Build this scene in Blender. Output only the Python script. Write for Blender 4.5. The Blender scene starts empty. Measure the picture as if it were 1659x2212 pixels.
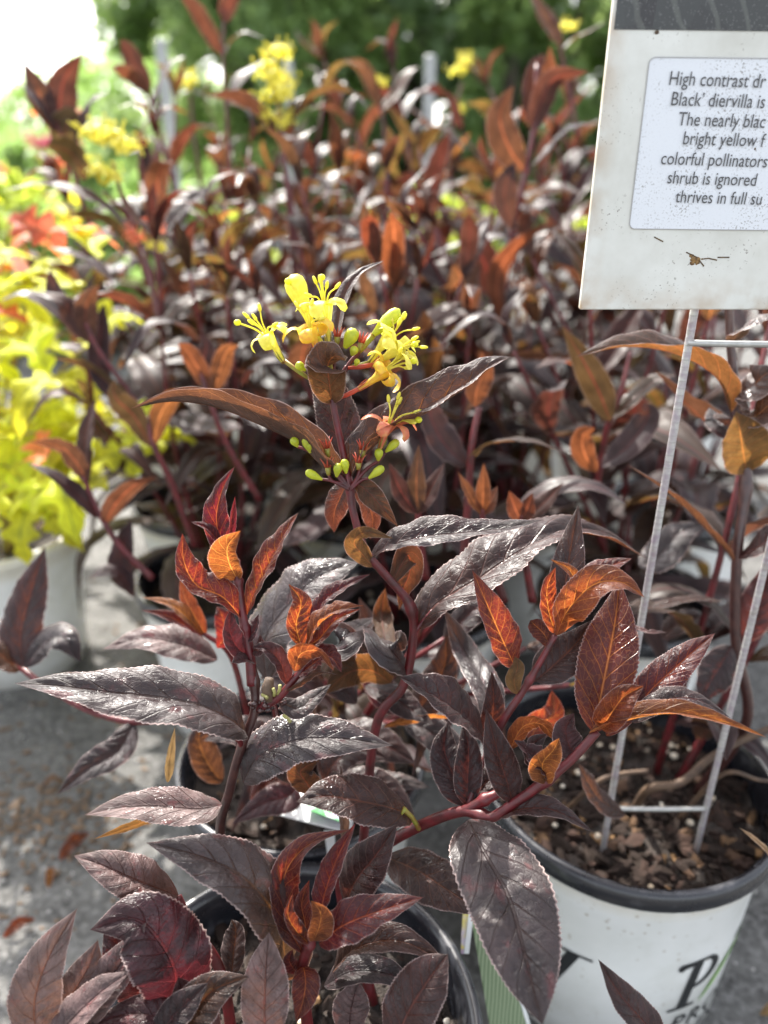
import bpy, bmesh, math, random
from mathutils import Vector, Matrix, noise as mnoise
R = math.radians
scene = bpy.context.scene
col = scene.collection

# ------------------------------------------------------------------ camera, sky, sun, exposure
PITCH = 25.0
CAM = Vector((0, 0, .5))
cx = Vector((1, 0, 0))
cu = Vector((0, math.sin(R(PITCH)), math.cos(R(PITCH))))
cf = Vector((0, math.cos(R(PITCH)), -math.sin(R(PITCH))))
cam = bpy.data.cameras.new('camera')
camo = bpy.data.objects.new('camera', cam); col.objects.link(camo)
camo.location = CAM
camo.rotation_euler = (R(90 - PITCH), 0, 0)
cam.sensor_fit = 'VERTICAL'; cam.sensor_height = 36; cam.sensor_width = 27
cam.lens = 26.0
cam.clip_start = .02; cam.clip_end = 3000
cam.dof.use_dof = True; cam.dof.focus_distance = .298; cam.dof.aperture_fstop = 5.0
scene.camera = camo

SUN_EL, SUN_AZ = 47.0, -24.0          # azimuth from +Y towards +X
w = bpy.data.worlds.new('World'); scene.world = w; w.use_nodes = True
wn = w.node_tree.nodes; wl = w.node_tree.links
sky = wn.new('ShaderNodeTexSky'); sky.sky_type = 'NISHITA'; sky.sun_disc = False
sky.sun_elevation = R(SUN_EL); sky.sun_rotation = R(SUN_AZ)
sky.air_density = 1.0; sky.dust_density = 3.5; sky.ozone_density = 1.0
wn['Background'].inputs[1].default_value = .15
hs_ = wn.new('ShaderNodeHueSaturation'); hs_.inputs['Saturation'].default_value = .30      # thin bright cloud: a whiter sky
wl.new(sky.outputs[0], hs_.inputs['Color']); wl.new(hs_.outputs[0], wn['Background'].inputs[0])
S = Vector((math.sin(R(SUN_AZ)) * math.cos(R(SUN_EL)), math.cos(R(SUN_AZ)) * math.cos(R(SUN_EL)), math.sin(R(SUN_EL))))
sl = bpy.data.lights.new('sun', 'SUN'); sl.energy = 3.4; sl.angle = R(.6); sl.color = (1, .95, .87)
so = bpy.data.objects.new('sun', sl); col.objects.link(so)
so.rotation_euler = S.to_track_quat('Z', 'Y').to_euler()
scene.view_settings.view_transform = 'Standard'
scene.view_settings.look = 'None'
scene.view_settings.exposure = 2.0
scene.view_settings.gamma = 1
try:
    scene.cycles.use_denoising = True
    scene.cycles.max_bounces = 8; scene.cycles.transmission_bounces = 4
    scene.cycles.transparent_max_bounces = 8
    scene.cycles.sample_clamp_indirect = 6
except Exception: pass

# ------------------------------------------------------------------ helpers
def P(x, y, d):
    """pixel of a 1659x2212 picture at depth d (metres along the view axis) -> world point"""
    return CAM + d * ((x - 829.5) / 1597 * cx + (1106 - y) / 1597 * cu + cf)

def tag(o, label=None, cat=None, group=None, kind=None):
    if label: o['label'] = label
    if cat: o['category'] = cat
    if group: o['group'] = group
    if kind: o['kind'] = kind
    return o

def thing(name, loc, label, cat, group=None, kind=None):
    o = bpy.data.objects.new(name, None); col.objects.link(o)
    o.empty_display_size = .02
    o.location = loc
    return tag(o, label, cat, group, kind)

class MB:
    """collects vertices and faces for one mesh"""
    def __init__(s): s.v = []; s.f = []; s.uv = []; s.has_uv = False
    def add(s, vs, fs, uvs=None):
        b = len(s.v); s.v += [Vector(p) for p in vs]
        s.f += [tuple(i + b for i in f) for f in fs]
        s.uv += list(uvs) if uvs else [(0, 0)] * len(vs)
        if uvs: s.has_uv = True
    def box(s, c, d, m=None):
        x, y, z = [q / 2 for q in d]; c = Vector(c)
        vs = [Vector((sx * x, sy * y, sz * z)) for sx in (-1, 1) for sy in (-1, 1) for sz in (-1, 1)]
        vs = [c + (m @ v if m else v) for v in vs]
        s.add(vs, [(0, 1, 3, 2), (4, 6, 7, 5), (0, 4, 5, 1), (2, 3, 7, 6), (0, 2, 6, 4), (1, 5, 7, 3)])
    def tube(s, pts, rad, n=8, cap=True):
        pts = [Vector(p) for p in pts]; k = len(pts)
        if not hasattr(rad, '__len__'): rad = [rad] * k
        ref = None; vs = []; uvs = []; L = 0
        for i, p in enumerate(pts):
            t = (pts[min(i + 1, k - 1)] - pts[max(i - 1, 0)]).normalized()
            if i: L += (p - pts[i - 1]).length
            if ref is None:
                ref = t.orthogonal().normalized()
            ref = (ref - t * ref.dot(t)).normalized()
            b = t.cross(ref)
            for j in range(n):
                a = 2 * math.pi * j / n
                vs.append(p + rad[i] * (math.cos(a) * ref + math.sin(a) * b)); uvs.append((j / n, L * 20))
        fs = [(i * n + j, i * n + (j + 1) % n, (i + 1) * n + (j + 1) % n, (i + 1) * n + j) for i in range(k - 1) for j in range(n)]
        if cap: fs += [tuple(range(n))[::-1], tuple((k - 1) * n + j for j in range(n))]
        s.add(vs, fs, uvs)
    def lathe(s, c, prof, n=48, a0=0, a1=2 * math.pi):
        c = Vector(c); full = abs(a1 - a0 - 2 * math.pi) < 1e-6; m = n if full else n + 1
        vs = [c + Vector((r * math.sin(a0 + (a1 - a0) * j / n), -r * math.cos(a0 + (a1 - a0) * j / n), z)) for r, z in prof for j in range(m)]
        uvs = [(j / n, i / max(1, len(prof) - 1)) for i in range(len(prof)) for j in range(m)]
        fs = []
        for i in range(len(prof) - 1):
            for j in range(n):
                k = (j + 1) % m
                fs.append((i * m + j, i * m + k, (i + 1) * m + k, (i + 1) * m + j))
        s.add(vs, fs, uvs)
    def ball(s, c, r, n=8, sc=(1, 1, 1), m=None, jit=0, rng=random):
        c = Vector(c); vs = []; k = max(3, n // 2)
        for i in range(k + 1):
            th = math.pi * i / k
            for j in range(n):
                a = 2 * math.pi * j / n
                v = Vector((math.sin(th) * math.cos(a) * sc[0], math.sin(th) * math.sin(a) * sc[1], math.cos(th) * sc[2])) * r
                if jit and 0 < i < k: v *= 1 + rng.uniform(-jit, jit)
                vs.append(c + (m @ v if m else v))
        fs = [(i * n + j, i * n + (j + 1) % n, (i + 1) * n + (j + 1) % n, (i + 1) * n + j) for i in range(k) for j in range(n)]
        s.add(vs, fs)
    def mesh(s, name, smooth=True, org=(0, 0, 0)):
        me = bpy.data.meshes.new(name); org = Vector(org)
        me.from_pydata([v - org for v in s.v], [], s.f); me.update()
        if s.has_uv:
            ul = me.uv_layers.new(name='UVMap')
            for lp in me.loops: ul.data[lp.index].uv = s.uv[lp.vertex_index]
        if smooth: me.polygons.foreach_set('use_smooth', [True] * len(me.polygons))
        return me
    def build(s, name, mat, parent=None, org=None, smooth=True):
        """org: world position of the object's origin (vertices are given in world space)"""
        root = Vector(parent.matrix_basis.translation) if parent else Vector((0, 0, 0))
        g = parent
        while g is not None and g.parent is not None:
            g = g.parent; root += Vector(g.matrix_basis.translation)
        if org is None: org = root if parent else Vector((0, 0, 0))
        me = s.mesh(name, smooth, org)
        for mm in (mat if isinstance(mat, (list, tuple)) else [mat]): me.materials.append(mm)
        o = bpy.data.objects.new(name, me); col.objects.link(o)
        if parent: o.parent = parent
        o.location = Vector(org) - root
        return o

# ------------------------------------------------------------------ node helpers
class NT:
    def __init__(s, name):
        s.m = bpy.data.materials.new(name); s.m.use_nodes = True
        s.t = s.m.node_tree; s.t.nodes.clear()
        s.out = s.t.nodes.new('ShaderNodeOutputMaterial')
    def n(s, ty, **kw):
        o = s.t.nodes.new('ShaderNode' + ty)
        for k, v in kw.items(): setattr(o, k, v)
        return o
    def l(s, a, b): s.t.links.new(a, b)
    def setin(s, sock, v):
        if hasattr(v, 'is_linked') or isinstance(v, bpy.types.NodeSocket): s.l(v, sock)
        else: sock.default_value = v if not (isinstance(v, (tuple, list)) and len(v) == 3 and sock.type == 'RGBA') else (*v, 1)
    def math(s, op, a, b=None, c=None, clamp=False):
        o = s.n('Math', operation=op, use_clamp=clamp)
        s.setin(o.inputs[0], a)
        if b is not None: s.setin(o.inputs[1], b)
        if c is not None: s.setin(o.inputs[2], c)
        return o.outputs[0]
    def rng(s, v, a, b, c=0., d=1.):
        o = s.n('MapRange'); o.clamp = True; s.setin(o.inputs[0], v)
        for i, q in enumerate((a, b, c, d)): s.setin(o.inputs[i + 1], q)
        return o.outputs[0]
    def mix(s, f, a, b):
        o = s.n('Mix', data_type='RGBA'); s.setin(o.inputs[0], f); s.setin(o.inputs[6], a); s.setin(o.inputs[7], b)
        return o.outputs[2]
    def noise(s, vec, sc, det=3, rough=.5, out=0):
        o = s.n('TexNoise'); s.l(vec, o.inputs['Vector']); o.inputs['Scale'].default_value = sc
        o.inputs['Detail'].default_value = det; o.inputs['Roughness'].default_value = rough
        return o.outputs[out]
    def pbsdf(s, **kw):
        o = s.n('BsdfPrincipled')
        for k, v in kw.items(): s.setin(o.inputs[k.replace('_', ' ')], v)
        return o
    def bump(s, h, st=.5, dist=.001, nrm=None):
        o = s.n('Bump'); o.inputs['Strength'].default_value = st; o.inputs['Distance'].default_value = dist
        s.l(h, o.inputs['Height'])
        if nrm is not None: s.l(nrm, o.inputs['Normal'])
        return o.outputs[0]

def leafmat(name, top, under, trans, vein, tvein, tf=.35, rough=.38, N=9, wet=.3, blotch=None, coat=.12, detail=True, edge=(.40, .30, .28), bumpst=.7):
    t = NT(name)
    uv = t.n('UVMap').outputs[0]
    sp = t.n('SeparateXYZ'); t.l(uv, sp.inputs[0]); u, vv = sp.outputs[0], sp.outputs[1]
    tc = t.n('TexCoord'); ob = tc.outputs['Object']
    oi = t.n('ObjectInfo'); rnd = oi.outputs['Random']
    av = t.math('ABSOLUTE', t.math('MULTIPLY_ADD', vv, 2., -1.))
    mpx = t.n('VectorMath', operation='MULTIPLY'); t.l(uv, mpx.inputs[0]); mpx.inputs[1].default_value = (1, .42, 1)
    off = t.n('VectorMath', operation='ADD'); t.l(mpx.outputs[0], off.inputs[0]); t.l(rnd, off.inputs[1])
    uvn = off.outputs[0]
    geo = t.n('NewGeometry'); back = geo.outputs['Backfacing']
    if detail:
        nz = t.noise(uvn, 7, 2)
        ph = t.math('MULTIPLY', t.math('ADD', t.math('SUBTRACT', u, t.math('MULTIPLY', t.math('POWER', av, .8), .2)), t.math('MULTIPLY', nz, .035)), float(N))
        fr = t.math('MULTIPLY', t.math('ABSOLUTE', t.math('SUBTRACT', t.math('FRACT', ph), .5)), 2.)
        lat = t.rng(fr, t.rng(av, 0, 1, .84, .93), .985, 0, 1)
        mid = t.rng(av, .02, .055, 1, 0)
        vo = t.n('TexVoronoi', feature='DISTANCE_TO_EDGE'); t.l(uvn, vo.inputs['Vector']); vo.inputs['Scale'].default_value = 25
        ret = t.math('MULTIPLY', t.rng(vo.outputs['Distance'], .0, .07, 1, 0), .6)
        vo2 = t.n('TexVoronoi', feature='DISTANCE_TO_EDGE'); t.l(uvn, vo2.inputs['Vector']); vo2.inputs['Scale'].default_value = 46
        ret2 = t.rng(vo2.outputs['Distance'], .0, .12, 1, 0)
        ve = t.math('MAXIMUM', mid, t.math('MAXIMUM', lat, ret))
        ves = t.math('MAXIMUM', mid, t.math('MULTIPLY', lat, .8))
    else:
        ve = t.rng(av, .03, .1, 1, 0); ves = ve
    nl = t.noise(uvn, 5, 4, .6)
    ns = t.noise(uvn, 26, 3, .6)
    var = t.rng(nl, .3, .7, .50, 1.5)
    c_top = t.mix(ves if not detail else t.math('MAXIMUM', ves, t.math('MULTIPLY', ret, .5)), top, vein)
    if blotch:
        c_top = t.mix(t.rng(t.noise(uvn, 9, 3, .65), .58, .68, 0, .75), c_top, blotch)
    c = t.mix(back, c_top, t.mix(ves, under, vein))
    hs = t.n('HueSaturation'); t.l(c, hs.inputs['Color'])
    t.l(t.rng(rnd, 0, 1, .485, .512), hs.inputs['Hue']); t.l(t.math('MULTIPLY', var, t.rng(rnd, 0, 1, .8, 1.25)), hs.inputs['Value'])
    # pale hairs along the margin
    fz = t.math('MULTIPLY', t.rng(av, .945, .99, 0, 1), t.rng(ns, .35, .6, .35, 1)) if detail else t.rng(av, .93, 1, 0, .4)
    cc = t.mix(fz, hs.outputs[0], edge)
    ro = t.math('ADD', t.rng(ns, .35, .65, rough - .07, rough + .1), t.rng(t.noise(uvn, 3.3, 3), .4, .62, -.05, .16))
    if wet > 0:
        wm = t.rng(t.noise(uvn, 4.5, 2), .60 - .12 * wet, .64 - .12 * wet, 0, 1)
        ro = t.math('SUBTRACT', ro, t.math('MULTIPLY', wm, rough - .16), clamp=True)
    ro = t.math('ADD', ro, t.math('MULTIPLY', back, .25))
    pb = t.pbsdf(Base_Color=cc, Roughness=ro)
    pb.inputs['Specular IOR Level'].default_value = .42 if detail else .26
    pb.inputs['Coat Weight'].default_value = coat * .4; pb.inputs['Coat Roughness'].default_value = .3
    pb.inputs['Sheen Weight'].default_value = .06; pb.inputs['Sheen Roughness'].default_value = .4
    tr = t.n('BsdfTranslucent')
    tcol = t.mix(t.math('MAXIMUM', ves, t.math('MULTIPLY', ret, .6)) if detail else ves, trans, tvein)
    hs2 = t.n('HueSaturation'); t.l(tcol, hs2.inputs['Color'])
    t.l(t.rng(rnd, 0, 1, .48, .515), hs2.inputs['Hue']); t.l(t.math('MULTIPLY', t.rng(nl, .3, .7, .65, 1.35), t.rng(rnd, 0, 1, .75, 1.3)), hs2.inputs['Value'])
    t.l(t.mix(t.math('MULTIPLY', fz, .5), hs2.outputs[0], (.75, .50, .42)), tr.inputs['Color'])
    if detail:
        h = t.math('SUBTRACT', t.math('MULTIPLY', ns, .22), t.math('ADD', t.math('ADD', t.math('MULTIPLY', ves, .8), t.math('MULTIPLY', ret, .24)), t.math('MULTIPLY', ret2, .08)))
        b = t.bump(h, bumpst, .0008)
        t.l(b, pb.inputs['Normal']); t.l(b, tr.inputs['Normal'])
        t.l(b, pb.inputs['Coat Normal'])
    mx = t.n('MixShader'); mx.inputs[0].default_value = tf
    t.l(pb.outputs[0], mx.inputs[1]); t.l(tr.outputs[0], mx.inputs[2]); t.l(mx.outputs[0], t.out.inputs[0])
    return t.m

def simple(name, c1, c2=None, sc=60, rough=.5, tf=0, tcol=None, bs=0, bd=.001, spec=.5, metal=0, det=4, coat=0, lo=.35, hi=.65):
    t = NT(name); tc = t.n('TexCoord').outputs['Object']
    nz = t.noise(tc, sc, det, .6)
    c = t.mix(t.rng(nz, lo, hi), c1, c2 or c1)
    pb = t.pbsdf(Base_Color=c, Roughness=rough, Metallic=metal)
    pb.inputs['Specular IOR Level'].default_value = spec; pb.inputs['Coat Weight'].default_value = coat
    if bs:
        t.l(t.bump(t.noise(tc, sc * 2.3, 4, .65), bs, bd), pb.inputs['Normal'])
    if tf:
        tr = t.n('BsdfTranslucent'); t.setin(tr.inputs[0], (*tcol, 1)); mx = t.n('MixShader'); mx.inputs[0].default_value = tf
        t.l(pb.outputs[0], mx.inputs[1]); t.l(tr.outputs[0], mx.inputs[2]); t.l(mx.outputs[0], t.out.inputs[0])
    else: t.l(pb.outputs[0], t.out.inputs[0])
    return t.m

M = {}
M['old'] = leafmat('leaf_purple', (.021, .010, .010), (.055, .030, .022), (.120, .032, .015), (.060, .020, .018), (.36, .11, .035), tf=.27, rough=.37, wet=.5)
M['silver'] = leafmat('leaf_weathered', (.030, .021, .022), (.065, .040, .028), (.09, .038, .020), (.016, .009, .010), (.22, .08, .035), tf=.22, rough=.40, wet=.7, blotch=(.075, .026, .028))
M['pink'] = leafmat('leaf_blotched', (.120, .078, .072), (.09, .06, .035), (.14, .060, .032), (.036, .016, .016), (.24, .09, .05), tf=.25, rough=.42, wet=.5, blotch=(.16, .055, .050))
M['young'] = leafmat('leaf_young_red', (.034, .008, .009), (.09, .018, .015), (.30, .020, .012), (.24, .060, .030), (.90, .30, .06), tf=.42, rough=.36, wet=.3)
M['bright'] = leafmat('leaf_young_orange', (.10, .030, .012), (.13, .045, .015), (.36, .10, .018), (.36, .13, .03), (.95, .42, .08), tf=.46, rough=.38, wet=.1)
M['olive'] = leafmat('leaf_olive', (.028, .016, .013), (.075, .042, .019), (.17, .070, .018), (.12, .040, .022), (.44, .14, .035), tf=.35, rough=.42, wet=.2)
M['tan'] = leafmat('leaf_dry', (.20, .12, .06), (.20, .12, .06), (.3, .17, .07), (.13, .07, .035), (.3, .14, .07), tf=.3, rough=.6, wet=0, coat=0)
M['maroon'] = leafmat('leaf_maroon', (.036, .011, .013), (.07, .024, .022), (.11, .018, .015), (.02, .008, .008), (.25, .045, .03), tf=.3, rough=.36, wet=.5, blotch=(.11, .028, .030))
B = {}
B['old'] = leafmat('far_leaf_purple', (.026, .015, .017), (.058, .034, .026), (.115, .042, .020), (.05, .018, .018), (.2, .055, .025), tf=.3, rough=.46, wet=0, detail=False, coat=.05)
B['olive'] = leafmat('far_leaf_olive', (.034, .021, .016), (.075, .048, .022), (.130, .076, .020), (.07, .022, .02), (.3, .09, .03), tf=.36, rough=.48, wet=0, detail=False, coat=.05)
B['young'] = leafmat('far_leaf_red', (.040, .017, .014), (.080, .033, .022), (.115, .042, .018), (.085, .028, .022), (.36, .09, .035), tf=.38, rough=.46, wet=0, detail=False, coat=.05)
B['bright'] = leafmat('far_leaf_orange', (.085, .032, .015), (.11, .045, .02), (.22, .072, .020), (.2, .07, .03), (.6, .2, .06), tf=.42, rough=.46, wet=0, detail=False, coat=.05)
B['lime'] = leafmat('leaf_lime', (.44, .48, .03), (.42, .48, .05), (.95, .92, .05), (.22, .26, .03), (.5, .55, .08), tf=.5, rough=.5, wet=0, coat=0, detail=False, edge=(.5, .5, .1))
B['coral'] = leafmat('leaf_coral', (.55, .16, .06), (.5, .16, .07), (.95, .28, .10), (.5, .2, .08), (1, .4, .15), tf=.5, rough=.5, wet=0, coat=0, detail=False, edge=(.6, .3, .2))
M['stem'] = simple('stem_red', (.13, .012, .016), (.050, .010, .010), 180, .45, bs=.4, bd=.0004, coat=.1, tf=.12, tcol=(.6, .03, .02))
M['stemw'] = simple('stem_woody', (.030, .010, .010), (.060, .022, .018), 220, .38, bs=.4, bd=.0004, coat=.3)
M['twig'] = simple('twig_bark', (.10, .06, .035), (.05, .03, .02), 120, .7, bs=.6, bd=.0006)

# ------------------------------------------------------------------ leaf geometry
def bez(pts, t):
    pts = list(pts)
    while len(pts) > 1: pts = [a.lerp(b, t) for a, b in zip(pts, pts[1:])]
    return pts[0]

def catmull(pts, t):
    n = len(pts) - 1; x = min(t * n, n - 1e-6); i = int(x); f = x - i
    p1, p2 = pts[i], pts[i + 1]
    p0 = pts[i - 1] if i else p1 * 2 - p2
    p3 = pts[i + 2] if i + 2 <= n else p2 * 2 - p1
    return .5 * ((2 * p1) + (p2 - p0) * f + (2 * p0 - 5 * p1 + 4 * p2 - p3) * f * f + (3 * p1 - p0 - 3 * p2 + p3) * f * f * f)

def leaf_geo(mid, width, nrm, fold=20, droop=.25, seed=0, nu=120, nv=6, teeth=.024, quilt=.085, wave=.06, N=9, a=.70, b=1.08, nrm2=None, narrowness=0, lobes=0):
    """mid: midrib points (base first); width: full width; nrm: upper-side direction. returns verts, faces, uvs"""
    rg = random.Random(seed); ph0 = rg.uniform(0, 9); amp = wave
    mx = (a / (a + b)) ** a * (b / (a + b)) ** b
    vs, uvs = [], []
    L = sum((q - p).length for p, q in zip(mid, mid[1:]))
    nt = max(10, int(nu / 3))
    for i in range(nu + 1):
        u = i / nu
        p = catmull(mid, u); t = (catmull(mid, min(1, u + .01)) - catmull(mid, max(0, u - .01))).normalized()
        nn = nrm if nrm2 is None else nrm.lerp(nrm2, u)
        n = (nn - t * nn.dot(t)).normalized(); s = t.cross(n)
        hw = width / 2 * (max(u, 1e-4) ** a * max(1 - u, 0) ** b) / mx
        hw = max(hw, width * .012 * (1 if u < .1 else .3))
        if lobes: hw *= 1 + .45 * math.cos(u * lobes * 2 * math.pi)
        for j in range(-nv, nv + 1):
            v = j / nv; av = abs(v); sg = 1 if v >= 0 else -1
            e = 1.0
            if av > .99:
                saw = (i % 3) / 2.0
                e = 1 + teeth * 2 * (saw - .4) * (.06 < u < .98)
                e += rg.uniform(-.012, .012)
            f = R(fold) * (1 + .25 * math.sin(ph0 + sg + u * 3))
            x = hw * e * av * math.cos(f * .95)
            y = hw * (math.sin(f) * av - droop * av * av)
            ph = (u - .2 * av ** .8) * N
            q = abs(math.sin(math.pi * (ph + .5))) ** .6
            y += quilt * width * .55 * q * min(1, av * 3) * (1 - av ** 4) * math.sin(math.pi * min(1, u * 1.05)) ** .5
            y += amp * hw * av * av * math.sin(u * 15 + ph0 + sg * 1.7) + amp * .7 * hw * av ** 3 * math.sin(u * 37 + ph0 * 3 + sg)
            fwd = .10 * hw * av * av
            vs.append(p + s * (sg * x) + n * y + t * fwd)
            uvs.append((u, .5 + v / 2))
    m = 2 * nv + 1
    fs = [(i * m + j, i * m + j + 1, (i + 1) * m + j + 1, (i + 1) * m + j) for i in range(nu) for j in range(m - 1)]
    return vs, fs, uvs

def C3(v):
    """camera-space (right, up, towards the lens) direction -> world"""
    return (v[0] * cx + v[1] * cu - v[2] * cf).normalized()

seedc = [100]
def fleaf(parent, kind, pts, d, wpx, n, fold=20, name='leaf', label=None, mats=M, n2=None, deep=False, **kw):
    """pts: pixel midrib from base to tip; d: (depth base, depth tip) or list"""
    seedc[0] += 1
    k = len(pts)
    if len(d) == 2: ds = [d[0] + (d[1] - d[0]) * i / (k - 1) for i in range(k)]
    else: ds = d
    if parent is A: wpx *= .93; fold *= 1.2; kw['quilt'] = kw.get('quilt', .085) * 1.25
    if not deep: ds = [q if q > .275 else .275 - (.275 - q) * .4 for q in ds]
    mid = [P(x, y, q) for (x, y), q in zip(pts, ds)]
    if k == 2: mid = [mid[0], mid[0].lerp(mid[1], .5), mid[1]]
    wd = wpx / 1597 * sum(ds) / k
    nu = 120 if wpx > 45 and sum(ds) / k < .42 else 42
    kw.setdefault('nu', nu)
    v, f, uv = leaf_geo(mid, wd, C3(n), fold, seed=seedc[0], nrm2=C3(n2) if n2 else None, **kw)
    mb = MB(); mb.add(v, f, uv)
    o = mb.build(name, mats[kind], parent, org=mid[0])
    if label: o['label'] = label
    return o

def stem(parent, pts, ds, r0, r1, mat=None, name='stem', world=None, nodes=(), n=10):
    """pixel polyline with depths; r in metres"""
    if world is None:
        k = len(pts)
        if not hasattr(ds, '__len__'): ds = [ds] * k
        if len(ds) == 2 and k > 2: ds = [ds[0] + (ds[1] - ds[0]) * i / (k - 1) for i in range(k)]
        pw = [P(x, y, q) for (x, y), q in zip(pts, ds)]
    else: pw = world
    if len(pw) == 2: pw = [pw[0], pw[0].lerp(pw[1], .5), pw[1]]
    m = max(8, 8 * (len(pw) - 1)); ps = [catmull(pw, i / m) for i in range(m + 1)]
    rs = []
    for i in range(m + 1):
        t = i / m; r = r0 + (r1 - r0) * t
        for q in nodes: r *= 1 + .45 * math.exp(-((t - q) * 40) ** 2)
        rs.append(r)
    mb = MB(); mb.tube(ps, rs, n)
    return mb.build(name, mat or M['stem'], parent)
exec_after = []

# ------------------------------------------------------------------ setting materials
def ground_mat():
    t = NT('nursery_ground'); tc = t.n('TexCoord').outputs['Object']
    n1 = t.noise(tc, 3.2, 5, .6); n2 = t.noise(tc, 160, 4, .7); n3 = t.noise(tc, 26, 4, .65)
    vo = t.n('TexVoronoi'); t.l(tc, vo.inputs['Vector']); vo.inputs['Scale'].default_value = 240
    c = t.mix(t.rng(n1, .35, .65), (.078, .077, .073), (.13, .128, .122))
    c = t.mix(t.rng(n3, .42, .66), c, (.050, .049, .047))
    c = t.mix(t.math('MULTIPLY', t.rng(n2, .45, .7), .7), c, (.24, .235, .23))
    c = t.mix(t.math('MULTIPLY', t.rng(vo.outputs['Distance'], .15, .05), .5), c, (.07, .065, .06))
    pb = t.pbsdf(Base_Color=c, Roughness=.85)
    pb.inputs['Specular IOR Level'].default_value = .2
    t.l(t.bump(t.math('ADD', n2, n3), .7, .0025), pb.inputs['Normal']); t.l(pb.outputs[0], t.out.inputs[0]); return t.m
def soil_mat():
    t = NT('potting_soil'); tc = t.n('TexCoord').outputs['Object']
    c = t.mix(t.rng(t.noise(tc, 120, 5, .7), .35, .65), (.012, .009, .007), (.045, .03, .022))
    pb = t.pbsdf(Base_Color=c, Roughness=.75); t.l(t.bump(t.noise(tc, 260, 4, .7), 1, .003), pb.inputs['Normal'])
    t.l(pb.outputs[0], t.out.inputs[0]); return t.m
def bark_mat():
    t = NT('bark_chips'); tc = t.n('TexCoord').outputs['Object']
    vo = t.n('TexVoronoi'); t.l(tc, vo.inputs['Vector']); vo.inputs['Scale'].default_value = 130
    sp = t.n('SeparateXYZ'); t.l(vo.outputs['Color'], sp.inputs[0])
    r = t.n('ValToRGB'); t.l(sp.outputs[0], r.inputs[0])
    e = r.color_ramp.elements; e[0].position = 0; e[0].color = (.018, .012, .009, 1); e[1].position = .99; e[1].color = (.24, .14, .065, 1)
    for q, cc in ((.6, (.022, .014, .011, 1)), (.88, (.042, .024, .018, 1)), (.96, (.11, .065, .035, 1))):
        z = e.new(q); z.color = cc
    pb = t.pbsdf(Base_Color=r.outputs[0], Roughness=.85); pb.inputs['Specular IOR Level'].default_value = .2; t.l(t.bump(t.noise(tc, 500, 3), .5, .0006), pb.inputs['Normal'])
    t.l(pb.outputs[0], t.out.inputs[0]); return t.m
def pot_mat():
    t = NT('pot_white_plastic'); tc = t.n('TexCoord').outputs['Object']
    n1 = t.noise(tc, 18, 4, .6); vo = t.n('TexVoronoi'); t.l(tc, vo.inputs['Vector']); vo.inputs['Scale'].default_value = 150
    sp = t.n('SeparateXYZ'); t.l(tc, sp.inputs[0])
    c = t.mix(t.rng(n1, .4, .7), (.80, .815, .80), (.70, .72, .69))
    c = t.mix(t.math('MULTIPLY', t.rng(vo.outputs['Distance'], .22, .10), t.rng(t.noise(tc, 30, 4, .65), .47, .60, 0, .75)), c, (.42, .38, .31))
    c = t.mix(t.math('MULTIPLY', t.rng(sp.outputs[2], .132, .140), t.rng(n1, .3, .6, .3, .8)), c, (.58, .54, .44))
    c = t.mix(t.rng(t.noise(tc, 9, 5, .7), .50, .72, 0, .30), c, (.45, .41, .33))
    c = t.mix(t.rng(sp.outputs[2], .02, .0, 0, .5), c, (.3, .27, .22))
    pb = t.pbsdf(Base_Color=c, Roughness=.38); t.l(t.bump(n1, .15, .0006), pb.inputs['Normal'])
    pb.inputs['Coat Weight'].default_value = .15
    t.l(pb.outputs[0], t.out.inputs[0]); return t.m
def rim_mat():
    t = NT('pot_black_rim'); tc = t.n('TexCoord').outputs['Object']
    n = t.noise(tc, 35, 4, .6)
    c = t.mix(t.rng(n, .55, .75, 0, .8), (.012, .013, .017), (.13, .13, .14))
    pb = t.pbsdf(Base_Color=c, Roughness=t.rng(n, .4, .7, .22, .5)); t.l(t.bump(t.noise(tc, 60, 3), .2, .001), pb.inputs['Normal'])
    pb.inputs['Coat Weight'].default_value = .4
    t.l(pb.outputs[0], t.out.inputs[0]); return t.m
GROUND = ground_mat(); SOIL = soil_mat(); BARK = bark_mat(); POT = pot_mat(); RIM = rim_mat()
PERL = simple('perlite', (.72, .68, .58), (.55, .42, .27), 90, .8, bs=.3)
METAL = simple('galvanised_wire', (.42, .43, .42), (.30, .31, .30), 300, .42, metal=.75, bs=.4, bd=.0004)
BLACK = simple('black_print', (.018, .02, .022), None, 10, .5)
GREENP = simple('green_print', (.22, .42, .06), (.12, .30, .04), 60, .5)

# ------------------------------------------------------------------ ground, path
g = MB()
g.add([(-60, -20, 0), (60, -20, 0), (60, 220, 0), (-60, 220, 0)], [(0, 1, 2, 3)])
o = g.build('ground', GROUND, smooth=False); tag(o, kind='structure')
lawn = simple('lawn', (.10, .16, .04), (.16, .22, .06), 3, .9)
g = MB(); g.add([(-60, 7.5, .004), (60, 7.5, .004), (60, 200, .004), (-60, 200, .004)], [(0, 1, 2, 3)])
o = g.build('grass_field', lawn, smooth=False); tag(o, kind='structure')

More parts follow.
